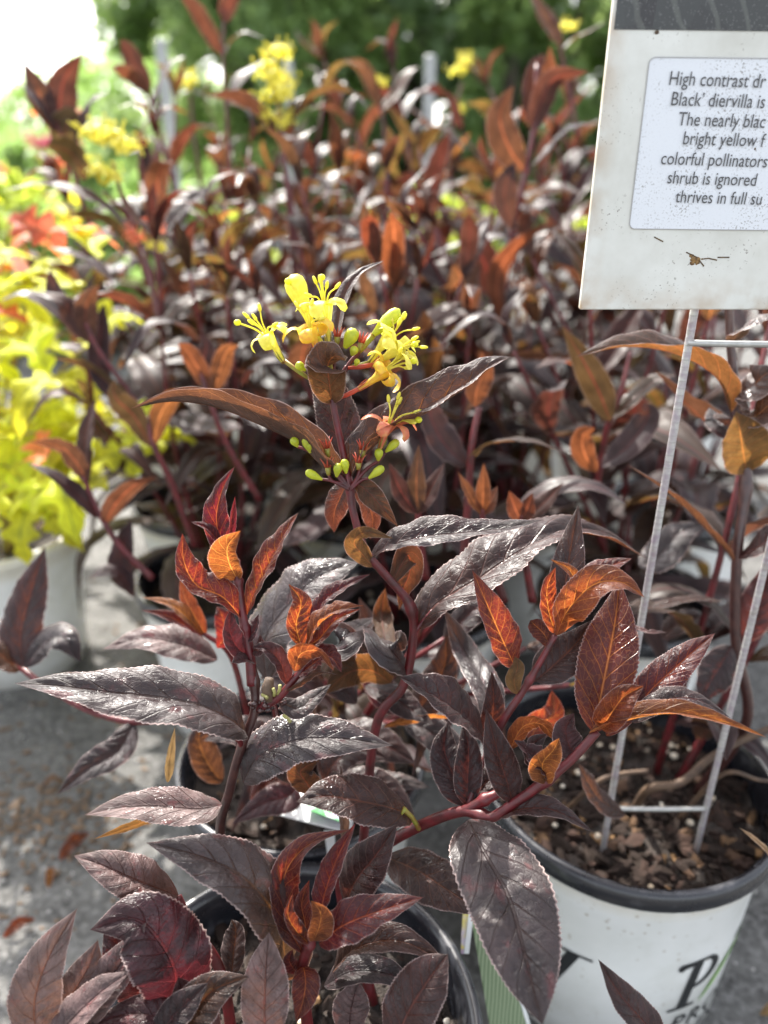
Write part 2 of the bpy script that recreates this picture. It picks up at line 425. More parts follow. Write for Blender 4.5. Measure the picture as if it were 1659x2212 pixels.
# ------------------------------------------------------------------ potted plants
POT_H, POT_R = .16, .0765
def make_pot(root, x, y, rt=POT_R, rb=.060, h=POT_H, seed=1, chips=60, fine=False, rimmat=None):
    rg = random.Random(seed); c = Vector((x, y, 0)); n = 72 if fine else 40
    m = MB()
    m.lathe(c, [(0, .004), (rb - .004, .004), (rb - .003, 0), (rb, .002), (rb + (rt - .004 - rb) * (h * .5 - .002) / (h - .032), h * .5), (rt - .004, h - .030), (rt - .0022, h - .026), (rt - .0022, h - .012)], n)
    pot = m.build('pot', POT, root, org=c)
    m = MB()
    m.lathe(c, [(rt - .0020, h - .0135), (rt + .0015, h - .014), (rt + .0030, h - .0115), (rt + .0034, h - .006), (rt + .0026, h - .0015), (rt + .0004, h), (rt - .0022, h - .001), (rt - .0040, h - .006), (rt - .0055, h - .02), (rt - .009, h - .05), (rb - .004, .02), (0, .012)], n)
    m.build('rim', rimmat or RIM, pot, org=c)
    m = MB(); k = 24 if fine else 14; zs = h - .026
    vs, fs = [], []
    rr = rt - .0062
    for i in range(k + 1):
        for j in range(n):
            r = rr * i / k; a = 2 * math.pi * j / n
            px, py = x + r * math.sin(a), y - r * math.cos(a)
            z = zs + .006 * mnoise.noise(Vector((px * 60, py * 60, seed))) + .003 * mnoise.noise(Vector((px * 200, py * 200, seed)))
            vs.append((px, py, z))
    for i in range(k):
        for j in range(n): fs.append((i * n + j, i * n + (j + 1) % n, (i + 1) * n + (j + 1) % n, (i + 1) * n + j))
    m.add(vs, fs); m.build('soil', SOIL, root, org=c)
    m = MB()
    for i in range(chips):
        a = rg.uniform(0, 6.28); r = rr * .96 * rg.random() ** .5; s = rg.choice((1, 1, 1, 1.6, 2.4)) * rg.uniform(.0011, .0024)
        rot = Matrix.Rotation(rg.uniform(0, 6.28), 3, 'Z') @ Matrix.Rotation(rg.uniform(-.5, .5), 3, 'X')
        m.ball((x + r * math.sin(a), y - r * math.cos(a), zs + rg.uniform(.001, .005)), s, 7, (rg.uniform(1, 2.1), rg.uniform(.6, 1), rg.uniform(.35, .7)), rot, .28, rg)
    tag(m.build('bark_chips', BARK, root, org=c, smooth=False), kind='stuff')
    m = MB()
    for i in range(max(5, chips // 30)):
        a = rg.uniform(0, 6.28); r = rr * .95 * rg.random() ** .5
        m.ball((x + r * math.sin(a), y - r * math.cos(a), zs + .005), rg.uniform(.0012, .0027), 8, (1, .9, .85), None, .12, rg)
    tag(m.build('perlite', PERL, root, org=c), kind='stuff')
    return pot

# far leaves share a few meshes
FARL = {}
def far_mesh(kind, shp):
    key = (kind, shp)
    if key in FARL: return FARL[key]
    rg = random.Random(shp * 7 + 3)
    arch = [.14, .28, .40, -.08, .22, .46][shp % 6]; fo = [28, 18, 12, 45, 34, 22][shp % 6]
    mid = [Vector((0, 0, 0)), Vector((.33, rg.uniform(-.03, .03), arch * .55)), Vector((.68, rg.uniform(-.05, .05), arch * .45)), Vector((.97, rg.uniform(-.08, .08), -arch * .55))]
    wd = [.31, .27, .26, .32, .35, .27][shp % 6]
    nv, nu = 3, 21
    kw = {}
    if kind in ('lime', 'coral'): wd *= 1.75; kw = dict(lobes=3.5, nu=36, nv=3)
    else: kw = dict(nu=24, nv=3)
    v, f, uv = leaf_geo(mid, wd, Vector((0, 0, 1)), fo, .3, shp, teeth=.03, quilt=0.054, wave=.07, **kw)
    mb = MB(); mb.add(v, f, uv); me = mb.mesh('leaf_blade'); me.materials.append(B[kind]); FARL[key] = me
    return me
def far_leaf(root, p, dirv, up, L, kind, shp, name='leaf'):
    x = Vector(dirv).normalized(); z = Vector(up); z = (z - x * z.dot(x)).normalized(); y = z.cross(x)
    o = bpy.data.objects.new(name, far_mesh(kind, shp)); col.objects.link(o); o.parent = root
    m = Matrix((x, y, z)).transposed().to_4x4()
    m.translation = Vector(p) - root.matrix_basis.translation
    o.matrix_basis = m @ Matrix.Diagonal((L, L, L, 1)); return o

FLOWM = {}
YEL = simple('petal_yellow', (.66, .56, .06), (.86, .80, .16), 420, .5, tf=.40, tcol=(.90, .86, .12), bs=.3, bd=.0003)
YELO = simple('petal_orange_tinged', (.80, .60, .06), (.74, .32, .08), 420, .5, tf=.38, tcol=(.9, .60, .05), bs=.3, bd=.0003, lo=.42, hi=.68)
SALM = simple('petal_salmon', (.72, .20, .11), (.80, .42, .16), 400, .5, tf=.38, tcol=(.9, .26, .12), lo=.45, hi=.7)
BUD = simple('bud_green', (.40, .46, .035), (.56, .56, .05), 220, .42, tf=.3, tcol=(.7, .75, .04))
STG = simple('stigma_lime', (.70, .72, .04), (.78, .76, .06), 220, .5, tf=.35, tcol=(.9, .9, .05))
CAL = simple('calyx_red', (.42, .06, .035), (.5, .14, .07), 200, .45, tf=.3, tcol=(.9, .12, .05))
OVA = simple('ovary_green', (.30, .34, .05), (.26, .10, .03), 260, .45, tf=.2, tcol=(.5, .5, .05))
def frame(t):
    t = Vector(t).normalized(); a = t.cross(cf)
    if a.length < .1: a = t.orthogonal()
    a.normalize(); return t, a, t.cross(a).normalized()
def corolla(mb, base, mouth, r0, r1, lobeL, seed, recurve=1.2, nl=5, closed=False):
    rg = random.Random(seed)
    base, mouth = Vector(base), Vector(mouth); t, a, b = frame(mouth - base); L = (mouth - base).length
    n = 14; bend = rg.uniform(-.05, .05) * L
    prof = [(0, r0), (.25, r0 * 1.05), (.5, r0 * 1.25), (.72, (r0 + r1) * .5), (.88, r1 * .85), (1, r1)] + ([(1.12, r1 * .9), (1.2, r1 * .55), (1.24, .0002)] if closed else [])
    vs = []
    for q, r in prof:
        c = base + t * L * q + a * bend * math.sin(math.pi * min(q, 1))
        for j in range(n):
            an = 2 * math.pi * j / n
            rr = r * (1 + .07 * math.cos(5 * an))
            vs.append(c + rr * (math.cos(an) * a + math.sin(an) * b))
    mb.add(vs, [(i * n + j, i * n + (j + 1) % n, (i + 1) * n + (j + 1) % n, (i + 1) * n + j) for i in range(len(prof) - 1) for j in range(n)])
    if closed: return
    for k in range(nl):
        an = 2 * math.pi * (k + rg.uniform(-.12, .12)) / nl; ra = math.cos(an) * a + math.sin(an) * b; tg = -math.sin(an) * a + math.cos(an) * b
        LL = lobeL * rg.uniform(.8, 1.15); th = R(rg.uniform(15, 40)); p = mouth + ra * r1 * .85 - t * .0004; ns = 8
        vs = []; rc = recurve * rg.uniform(.8, 1.5)
        for i in range(ns + 1):
            q = i / ns; wd = r1 * .80 * (1 - .25 * abs(q - .45)) * (1 if q < .8 else math.sqrt(max(0, 1 - ((q - .8) / .2) ** 2)) * .9 + .1)
            d = t * math.cos(th) + ra * math.sin(th)
            if i: p = p + d * LL / ns
            th += rc * 2.0 / ns
            nn = tg.cross(d)
            for s, h in ((-1, .18), (-.5, .02), (0, -.06), (.5, .02), (1, .18)): vs.append(p + tg * wd * s + nn * wd * h * rg.uniform(.6, 1.4))
        mb.add(vs, [(i * 5 + j, i * 5 + j + 1, (i + 1) * 5 + j + 1, (i + 1) * 5 + j) for i in range(ns) for j in range(4)])
def flower(root, base, mouth, pr=.0021, stig=None, stam=(), mat=None, lobe=.0085, ov=None, seed=1, closed=False, r0=.0009, recurve=1.2, label=None):
    pr *= 1.34; r0 *= 1.25; lobe *= 1.08
    mb = MB(); base, mouth = Vector(base), Vector(mouth)
    corolla(mb, base, mouth, r0, pr, lobe, seed, recurve, closed=closed)
    fl = mb.build('flower', mat or YEL, root, org=base)
    if label: fl['label'] = label
    rg = random.Random(seed); t, a, b = frame(mouth - base); L = (mouth - base).length
    ins = base + t * L * .55
    tips = list(stam)
    if not closed:
        while len(tips) < 5:
            an = rg.uniform(0, 6.28); tips.append(mouth + t * rg.uniform(.005, .0085) + (math.cos(an) * a + math.sin(an) * b) * rg.uniform(.002, .0045))
        for q in tips:
            q = Vector(q); m = MB(); md = mouth.lerp(q, .35) + t * .0008
            m.tube([catmull([ins, md, q], i / 8) for i in range(9)], .00034, 6)
            ax = (q - md).normalized(); m.tube([q - ax * .0004, q + ax * .0004, q + ax * .0022, q + ax * .0030], [.0004, .0008, .0007, .0003], 6)
            m.build('stamen', YEL, fl)
    if stig is not None:
        q = Vector(stig); m = MB(); m.tube([catmull([ins, mouth.lerp(q, .3), q], i / 10) for i in range(11)], .00042, 6); m.build('style', YEL, fl)
        m = MB(); m.ball(q, .00150, 12, (1, 1, .85)); m.build('stigma', STG, fl)
    if ov is not None:
        ov = Vector(ov); m = MB(); pts = [ov, ov.lerp(base, .5), base + t * .001]
        m.tube(pts, [.0007, .00105, .0009], 8)
        for k in range(5):
            an = k * 1.257; ra = math.cos(an) * a + math.sin(an) * b
            m.tube([base + ra * .0007 - t * .001, base + ra * .0014 + t * .0025, base + ra * .0015 + t * .005], [.00035, .0003, .00008], 5)
        m.build('calyx', CAL if rg.random() < .5 else OVA, fl)
    return fl
def budf(root, base, tip, r=.0021, mat=None):
    base, tip = Vector(base), Vector(tip); t, a, b = frame(tip - base); L = (tip - base).length
    prof = [(0, .3), (.1, .42), (.3, .7), (.55, 1), (.8, .95), (.93, .65), (1, .06)]
    m = MB(); m.tube([base + t * L * q for q, _ in prof], [r * k for _, k in prof], 10)
    return m.build('bud', mat or BUD, root, org=base)
def calyx(root, base, tip, L2=.006):
    base, tip = Vector(base), Vector(tip); t, a, b = frame(tip - base)
    m = MB(); mid = base.lerp(tip, .45); m.tube([base, base.lerp(mid, .5), mid], [.0007, .0011, .0013], 8)
    o = m.build('seed_capsule', OVA, root, org=base)
    m = MB()
    for k in range(5):
        an = k * 1.257 + .4; ra = math.cos(an) * a + math.sin(an) * b
        m.tube([mid + ra * .0009, mid.lerp(tip, .55) + ra * .0017, tip + ra * .0030], [.0004, .00033, .00008], 5)
    m.build('sepals', CAL, o); return o

def cluster_mesh(kind, seed):
    key = (kind, seed)
    if key in FLOWM: return FLOWM[key]
    rg = random.Random(seed); m = MB()
    for k in range(9):
        an = k * 2.4; el = rg.uniform(.2, 1.3)
        d = Vector((math.cos(an) * math.cos(el), math.sin(an) * math.cos(el), math.sin(el)))
        corolla(m, d * .003, d * rg.uniform(.013, .019), .0009, .0021, .008, seed * 10 + k, 1.1)
        for q in range(3):
            e = d * .026 + Vector([rg.uniform(-.004, .004) for _ in range(3)]); m.tube([d * .013, e], .0003, 4)
        m.ball(d * .027, .0012, 6)
    me = m.mesh('flower_cluster'); me.materials.append({'y': YEL, 's': SALM, 'o': YELO}[kind]); FLOWM[key] = me; return me
def far_flowers(root, p, sc=1., kind='y', seed=1):
    o = bpy.data.objects.new('flower_cluster', cluster_mesh(kind, seed % 3)); col.objects.link(o); o.parent = root
    o.location = Vector(p) - root.matrix_basis.translation; o.scale = (sc,) * 3; o.rotation_euler = (0, 0, seed * 1.3); return o

def auto_stem(root, base, tipv, seed, L=.082, gap=.043, kinds=('old', 'old', 'old', 'olive', 'olive'), top='young', start=.12, r0=.0026, flowers=None, count=None, mat=None, spread=1.0):
    """curved stem with opposite leaf pairs and a young shoot on top"""
    rg = random.Random(seed); base, tipv = Vector(base), Vector(tipv)
    mid = base.lerp(tipv, .5) + Vector((rg.uniform(-.02, .02), rg.uniform(-.02, .02), 0)) + (Vector((base.x, base.y, tipv.z)) - tipv) * .15
    cps = [base, mid, tipv]; tot = (tipv - base).length
    mb = MB(); mb.tube([catmull(cps, i / 14) for i in range(15)], [r0 + (.0013 - r0) * i / 14 for i in range(15)], 7)
    mb.build('stem', mat or M['stem'], root)
    n = max(2, int(tot * (1 - start) / gap)); az = rg.uniform(0, 3.14); cnt = 0
    for i in range(n + 1):
        u = start + (1 - start) * i / n; p = catmull(cps, u); t = (catmull(cps, min(1, u + .02)) - catmull(cps, u - .02)).normalized()
        az += math.pi / 2 + rg.uniform(-.3, .3); a = t.orthogonal().normalized(); b = t.cross(a)
        topf = i >= n - 1
        for sg in (0, math.pi):
            if rg.random() < .06: continue
            d = math.cos(az + sg) * a + math.sin(az + sg) * b
            el = R(rg.uniform(35, 70)) if i == n else R(rg.uniform(15, 48)) if topf else R(rg.uniform(-8, 30))
            dd = d * math.cos(el) + t * math.sin(el)
            LL = L * (rg.uniform(.38, .52) if i == n else rg.uniform(.55, .78) if topf else rg.uniform(.85, 1.15))
            kd = top if topf and not flowers and rg.random() < .45 else rg.choice(kinds)
            if i == n and not flowers and top == 'young' and rg.random() < .2: kd = 'bright'
            far_leaf(root, p, dd * spread + Vector((0, 0, 0)), t - dd * .2 + Vector((0, 0, .4)), LL, kd, rg.randrange(6)); cnt += 1
    if top in ('young',) and not flowers:
        for sg in (0, 2.1):
            d = math.cos(az + sg) * a + math.sin(az + sg) * b
            far_leaf(root, tipv, t + d * .28, t - d, L * rg.uniform(.3, .42), rg.choice(('bright', 'young', 'young', 'olive')), 3); cnt += 1
    if flowers: far_flowers(root, tipv + t * .008, rg.uniform(.85, 1.15), flowers, seed)
    return cnt

GROUP = 'potted purple leaved shrubs standing in rows'
def auto_shrub(x, y, seed, label, h=.36, nst=8, tall=1.0, flowers=(), pot=True, lean=(0, 0)):
    rg = random.Random(seed)
    root = thing('potted_shrub', (x, y, 0), label, 'shrub', GROUP)
    make_pot(root, x, y, seed=seed, chips=30)
    n = 0
    for k in range(nst):
        an = 2 * math.pi * k / nst + rg.uniform(-.3, .3); ou = rg.uniform(.03, .125) if k % 3 else rg.uniform(.0, .04)
        hh = h * rg.uniform(.72, 1.08) * (1.08 if ou < .04 else 1)
        b = Vector((x + .012 * math.cos(an), y + .012 * math.sin(an), .132))
        tp = Vector((x + ou * math.cos(an) + lean[0], y + ou * math.sin(an) + lean[1], .132 + hh))
        fl = flowers[k] if k < len(flowers) else None
        if n > (42 if seed in (22, 31) else 58): break
        n += auto_stem(root, b, tp, seed * 100 + k, flowers=fl, L=rg.uniform(.104, .130), gap=.062)
    return root

# ================================================================== FRONT SHRUB (in focus)
AX, AY = -.042, .198
A = thing('potted_shrub', (AX, AY, 0), 'nearest potted shrub with sharp yellow tubular flowers and red young shoots', 'shrub', GROUP)
make_pot(A, AX, AY, seed=11, chips=420, rt=.083, rb=.064, fine=True)
W = lambda x, y, z: Vector((x, y, z))
# --- flower stem
stem(A, None, None, .0023, .0013, world=[W(-.015, .235, .135), P(790, 1760, .345), P(815, 1560, .33), P(872, 1480, .325), P(893, 1370, .32), P(884, 1305, .316), P(838, 1248, .312), P(790, 1190, .308), P(764, 1110, .306), P(753, 1040, .305), P(735, 950, .304), P(718, 862, .303), P(716, 800, .303)], nodes=(.40, .74), n=12)
fleaf(A, 'old', [(752, 1040), (700, 1012), (648, 962), (560, 918), (470, 882), (375, 868), (284, 882)], [.305, .302, .300, .297, .296, .296, .297], 146, (.05, .93, .36), 58, quilt=0.050, droop=.12)
fleaf(A, 'old', [(757, 1036), (790, 985), (845, 935), (925, 890), (1010, 835), (1060, 795), (1105, 770)], [.305, .305, .302, .300, .299, .299, .300], 165, (-.30, .80, .52), 40, quilt=0.054, droop=.15)
fleaf(A, 'olive', [(717, 872), (712, 830), (708, 790), (722, 770), (745, 775)], [.303, .297, .294, .289, .284], 98, (0, .25, -.95), -24, n2=(0, -.5, .8), label='small cupped leaf under the yellow flowers')
fleaf(A, 'old', [(748, 1030), (742, 980), (728, 900), (705, 825), (700, 800)], [.308, .314, .318, .320, .321], 108, (.1, .15, .98), 14)
fleaf(A, 'old', [(722, 800), (728, 720), (745, 640), (780, 590), (830, 563)], [.306, .314, .320, .322, .325], 52, (-.55, .45, .70), 34)
fleaf(A, 'old', [(752, 1042), (735, 1075), (722, 1110), (722, 1150)], [.307, .318, .328, .334], 64, (.1, .35, .9), 14)
fleaf(A, 'old', [(764, 1052), (790, 1085), (805, 1120), (800, 1165)], [.308, .320, .330, .338], 60, (.1, .35, .9), 14)
fleaf(A, 'olive', [(762, 1040), (790, 1058), (820, 1090), (860, 1138)], [.304, .300, .298, .299], 60, (-.5, .35, -.75), 20)
# --- lower pair at the second node
fleaf(A, 'old', [(800, 1205), (850, 1178), (920, 1160), (1000, 1152), (1090, 1142), (1174, 1123)], [.310, .304, .300, .298, .297, .298], 120, (-.05, .86, .52), 32, quilt=0.054)
fleaf(A, 'olive', [(805, 1225), (785, 1200), (765, 1172), (790, 1150), (850, 1163)], [.309, .303, .298, .292, .286], 54, (-.3, .25, -.92), 18)
fleaf(A, 'olive', [(845, 1262), (880, 1200), (885, 1235), (872, 1270), (862, 1318)], [.312, .316, .320, .324, .328], 66, (.25, .2, -.95), 12)
# --- big leaf to the right
fleaf(A, 'old', [(902, 1358), (945, 1305), (1040, 1248), (1120, 1195), (1210, 1155), (1300, 1160), (1395, 1205)], [.320, .318, .318, .322, .330, .340, .350], 190, (-.15, .82, .55), 30, quilt=0.090)
stem(A, [(892, 1372), (903, 1356), (935, 1318)], [.320, .319, .318], .0014, .0009)
fleaf(A, 'olive', [(860, 1462), (835, 1400), (825, 1330), (832, 1270)], [.325, .335, .355, .35], 70, (.3, .1, -.95), 15)
# --- left stem with red shoot
stem(A, None, None, .0024, .0014, world=[W(-.052, .232, .135), P(545, 1960, .352), P(478, 1812, .325), P(497, 1705, .312), P(522, 1612, .303), P(549, 1540, .300), P(549, 1470, .299), P(538, 1400, .298), P(524, 1330, .297), P(517, 1262, .297)], mat=M['stemw'], nodes=(.66,), n=12)
stem(A, [(545, 1480), (538, 1400), (524, 1330), (515, 1256), (512, 1210)], [.2985, .2975, .2965, .2965, .297], .0022, .0014, nodes=(.4, .75))
fleaf(A, 'young', [(522, 1335), (480, 1290), (425, 1265), (398, 1215), (394, 1152)], [.296, .291, .288, .287, .288], 100, (.45, .55, .72), 32, wave=.10)
fleaf(A, 'young', [(512, 1235), (480, 1180), (468, 1120), (480, 1060), (507, 1008)], [.299, .301, .302, .302, .300], 78, (.45, .15, .88), 34, n2=(-.7, .1, .7), wave=.10)
fleaf(A, 'bright', [(513, 1252), (495, 1215), (492, 1180), (520, 1146)], [.296, .291, .287, .284], 84, (.1, .3, -.95), -18, quilt=0.090)
fleaf(A, 'young', [(535, 1328), (560, 1270), (590, 1205), (620, 1150), (645, 1107)], [.297, .297, .296, .295, .294], 92, (-.75, .25, .62), 38, wave=.08)
fleaf(A, 'young', [(480, 1180), (450, 1145), (412, 1127)], [.301, .298, .296], 36, (.2, .7, .6), 30)
fleaf(A, 'young', [(497, 1165), (500, 1125), (508, 1072)], [.298, .297, .297], 28, (.7, .1, .7), 35)
fleaf(A, 'maroon', [(540, 1420), (510, 1395), (496, 1355), (500, 1310)], [.298, .294, .292, .292], 62, (.6, .3, .72), 30)
fleaf(A, 'maroon', [(545, 1432), (525, 1425), (500, 1432)], [.298, .292, .289], 46, (.1, .7, .6), 25)
fleaf(A, 'maroon', [(530, 1382), (552, 1360), (560, 1325)], [.298, .296, .296], 52, (-.6, .2, .75), 30)
fleaf(A, 'maroon', [(546, 1408), (566, 1400), (562, 1370)], [.297, .293, .291], 44, (-.4, .3, .8), 30)
# secondary shoot
stem(A, [(556, 1532), (600, 1508), (628, 1476), (655, 1440), (665, 1392)], [.300, .296, .294, .294, .295], .0018, .0012)
fleaf(A, 'young', [(652, 1400), (640, 1350), (650, 1300), (624, 1262)], [.296, .297, .298, .298], 66, (.35, .2, .9), 26, wave=.08)
fleaf(A, 'young', [(672, 1360), (700, 1300), (745, 1268), (800, 1240)], [.297, .298, .297, .296], 60, (-.45, .7, .5), 34, wave=.08)
fleaf(A, 'bright', [(664, 1398), (690, 1350), (730, 1322), (785, 1308)], [.295, .290, .287, .285], 76, (.1, .75, .52), 36, wave=.1)
fleaf(A, 'young', [(662, 1396), (690, 1380), (725, 1340), (778, 1315)], [.295, .296, .298, .299], 64, (-.4, .5, .75), 30)
fleaf(A, 'young', [(640, 1462), (690, 1425), (715, 1420), (738, 1452)], [.294, .292, .290, .288], 76, (.3, .8, .45), 30, wave=.1)
fleaf(A, 'bright', [(636, 1450), (650, 1412), (690, 1408), (722, 1450)], [.293, .288, .284, .283], 62, (.3, .75, -.55), 10)
fleaf(A, 'maroon', [(622, 1480), (605, 1430), (575, 1402), (545, 1398)], [.295, .292, .290, .289], 58, (.25, .7, .65), 34)
fleaf(A, 'olive', [(612, 1500), (650, 1480), (690, 1455), (738, 1460)], [.295, .291, .288, .287], 40, (-.1, .9, -.3), 20)
fleaf(A, 'silver', [(600, 1510), (640, 1530), (680, 1505), (715, 1478)], [.298, .300, .303, .304], 52, (-.1, .6, .8), 10)
STUB = simple('pale_stub', (.34, .32, .10), (.22, .20, .07), 300, .6)
m = MB(); m.tube([P(583, 1512, .297), P(578, 1490, .296), P(582, 1465, .2955)], [.0022, .0026, .0018], 8); m.build('dry_stub', M['twig'], A)
for q in (((600, 1500), (605, 1480)), ((592, 1503), (590, 1487)), ((612, 1545), (628, 1560)), ((566, 1500), (578, 1508))):
    m = MB(); m.tube([P(*q[0], .295), P((q[0][0] + q[1][0]) / 2 + 2, (q[0][1] + q[1][1]) / 2, .294), P(*q[1], .293)], .0007, 6); m.build('stalk_stub', STUB, A)
m = MB(); rg = random.Random(4)
for k in range(26): m.ball(P(560 + rg.uniform(-18, 62), 1525 + rg.uniform(-10, 10), .299 + rg.uniform(-.003, .003)), rg.uniform(.0008, .0016), 6, (1, 1, .8), None, .3, rg)
m.build('node_scales', M['stemw'], A)
fleaf(A, 'silver', [(535, 1592), (500, 1556), (430, 1524), (330, 1506), (230, 1496), (130, 1482), (32, 1476)], [.300, .293, .289, .286, .284, .283, .284], 172, (.0, .84, .54), 22, quilt=0.090)
stem(A, [(522, 1612), (515, 1598), (470, 1570)], [.303, .299, .291], .0014, .0008)
fleaf(A, 'silver', [(525, 1690), (560, 1635), (640, 1600), (740, 1596), (848, 1610)], [.304, .299, .296, .294, .292], 150, (-.05, .72, .70), 16, quilt=0.081)
fleaf(A, 'pink', [(480, 1738), (430, 1748), (340, 1742), (260, 1745), (184, 1760)], [.312, .308, .306, .304, .303], 100, (-.05, .78, .62), 20, quilt=.04)
fleaf(A, 'olive', [(400, 1745), (330, 1768), (270, 1790), (204, 1812)], [.320, .318, .316, .315], 40, (.1, .6, -.75), 15)
fleaf(A, 'pink', [(385, 1935), (330, 1915), (280, 1895), (220, 1868), (160, 1848)], [.300, .292, .288, .286, .286], 112, (.05, .72, .70), 16)
fleaf(A, 'silver', [(618, 2090), (600, 1990), (530, 1900), (430, 1850), (316, 1820)], [.300, .285, .276, .272, .272], 172, (.16, .76, .62), 22, quilt=0.090, label='large weathered silvery leaf arching out of the front pot')
fleaf(A, 'old', [(745, 1955), (770, 1900), (810, 1850), (858, 1780)], [.305, .298, .293, .289], 122, (-.3, .52, .80), 14)
fleaf(A, 'old', [(890, 1762), (840, 1745), (760, 1728), (700, 1720), (640, 1732)], [.322, .312, .306, .303, .301], 138, (.05, .78, .60), 18, quilt=0.090)
fleaf(A, 'pink', [(745, 1830), (742, 1780), (738, 1720), (736, 1650)], [.325, .323, .322, .322], 34, (.7, .1, .7), 30)
fleaf(A, 'olive', [(680, 1720), (662, 1690), (650, 1665), (690, 1640)], [.330, .326, .324, .324], 74, (.1, .3, -.95), 8)
fleaf(A, 'tan', [(362, 1690), (366, 1640), (378, 1572)], [.33, .33, .33], 28, (.5, 0, .8), 30)
# --- right hand branches
stem(A, None, None, .0027, .0017, world=[W(-.005, .222, .137), P(735, 1900, .348), P(830, 1826, .330), P(920, 1778, .318), P(1000, 1752, .309), P(1060, 1765, .303), P(1110, 1735, .299), P(1180, 1685, .296), P(1235, 1640, .294), P(1290, 1580, .293)], nodes=(.52, .78), n=12)
stem(A, [(1000, 1752), (1045, 1728), (1085, 1700), (1062, 1630), (1085, 1561), (1125, 1500), (1157, 1446), (1200, 1371)], [.309, .306, .306, .307, .304, .302, .300, .299], .0022, .0012, nodes=(.15, .8))
stem(A, [(1010, 1745), (1028, 1690), (1045, 1640), (1060, 1590)], [.309, .312, .314, .316], .0012, .0008)
m = MB(); m.tube([P(905, 1790, .317), P(890, 1765, .314), P(872, 1748, .312), P(866, 1762, .311)], [.0012, .001, .0014, .0004], 6); m.build('bud_scar', OVA, A)
fleaf(A, 'silver', [(1012, 1770), (1040, 1830), (1095, 1930), (1125, 2030), (1150, 2130), (1172, 2215)], [.304, .287, .271, .258, .248, .240], 214, (-.10, .72, .66), 17, deep=True, quilt=0.081, droop=.2, label='large wet glossy leaf hanging in front of the white pot')
fleaf(A, 'old', [(1075, 1768), (1130, 1748), (1200, 1752), (1280, 1797)], [.302, .297, .293, .292], 76, (.1, .85, .45), 34)
fleaf(A, 'old', [(830, 1850), (900, 1880), (970, 1925), (1050, 1975)], [.335, .325, .316, .310], 128, (.05, .83, .55), 12, quilt=0.090)
# L11..L18
fleaf(A, 'young', [(1283, 1582), (1298, 1500), (1318, 1400), (1330, 1330), (1338, 1254)], [.294, .298, .303, .307, .311], 142, (-.10, .22, .97), 17, quilt=0.054, label='tall upright red centred leaf of the right shoot')
fleaf(A, 'young', [(1375, 1548), (1400, 1498), (1450, 1450), (1500, 1405), (1544, 1368)], [.296, .298, .300, .301, .302], 92, (-.35, .45, .82), 22)
fleaf(A, 'young', [(1310, 1590), (1345, 1545), (1370, 1515), (1395, 1490)], [.295, .297, .298, .298], 62, (-.3, .5, .8), 20)
fleaf(A, 'bright', [(1300, 1575), (1318, 1545), (1348, 1505), (1390, 1482)], [.292, .287, .284, .283], 96, (-.35, .3, .85), 34, quilt=0.090, label='small bright orange cupped leaf at the shoot centre')
fleaf(A, 'bright', [(1272, 1584), (1340, 1560), (1440, 1542), (1540, 1556), (1655, 1592)], [.293, .285, .279, .276, .275], 88, (.05, .85, .50), 42, quilt=.02)
fleaf(A, 'old', [(1360, 1560), (1430, 1515), (1500, 1510), (1580, 1552)], [.294, .290, .288, .286], 70, (.1, .85, .52), 20)
fleaf(A, 'old', [(1410, 1500), (1440, 1492), (1485, 1482)], [.300, .300, .301], 40, (-.2, .8, .5), 20)
fleaf(A, 'maroon', [(1248, 1640), (1228, 1610), (1222, 1575), (1240, 1540)], [.295, .297, .299, .301], 78, (.15, .25, .95), 14)
fleaf(A, 'bright', [(1180, 1692), (1172, 1650), (1195, 1620), (1208, 1594)], [.294, .288, .284, .283], 70, (.3, .1, -.9), -26)
fleaf(A, 'maroon', [(1188, 1680), (1165, 1650), (1140, 1625), (1110, 1598)], [.296, .293, .292, .292], 72, (.3, .7, .6), 34, wave=.14)
fleaf(A, 'old', [(1182, 1690), (1155, 1640), (1150, 1610), (1180, 1585)], [.297, .296, .296, .296], 80, (.5, .4, .7), 24, wave=.12)
fleaf(A, 'bright', [(1100, 1620), (1130, 1570), (1170, 1565), (1200, 1600)], [.306, .304, .302, .301], 70, (.0, .7, -.6), 14)
fleaf(A, 'old', [(1108, 1735), (1092, 1680), (1070, 1610), (1050, 1532)], [.300, .298, .296, .295], 84, (.15, .12, .98), 20)
fleaf(A, 'old', [(1062, 1600), (1064, 1560), (1066, 1510), (1062, 1450)], [.314, .312, .311, .311], 62, (.1, .15, .98), 14)
fleaf(A, 'old', [(1048, 1602), (1010, 1562), (960, 1520), (905, 1488), (862, 1462)], [.310, .303, .298, .295, .294], 150, (.42, .78, .45), 32, quilt=0.090)
fleaf(A, 'silver', [(1062, 1590), (1050, 1490), (1000, 1400), (958, 1312)], [.318, .335, .355, .352], 92, (.35, .3, .88), 16)
fleaf(A, 'old', [(1000, 1740), (985, 1690), (960, 1620), (968, 1558)], [.312, .314, .318, .322], 96, (.2, .3, .92), 18, quilt=0.090)
fleaf(A, 'old', [(1010, 1742), (1010, 1690), (1012, 1620), (1000, 1560)], [.311, .312, .313, .316], 74, (-.2, .3, .92), 20, quilt=0.090)
fleaf(A, 'old', [(1020, 1730), (1050, 1690), (1090, 1660), (1110, 1640)], [.316, .318, .322, .324], 90, (-.1, .45, .88), 12)
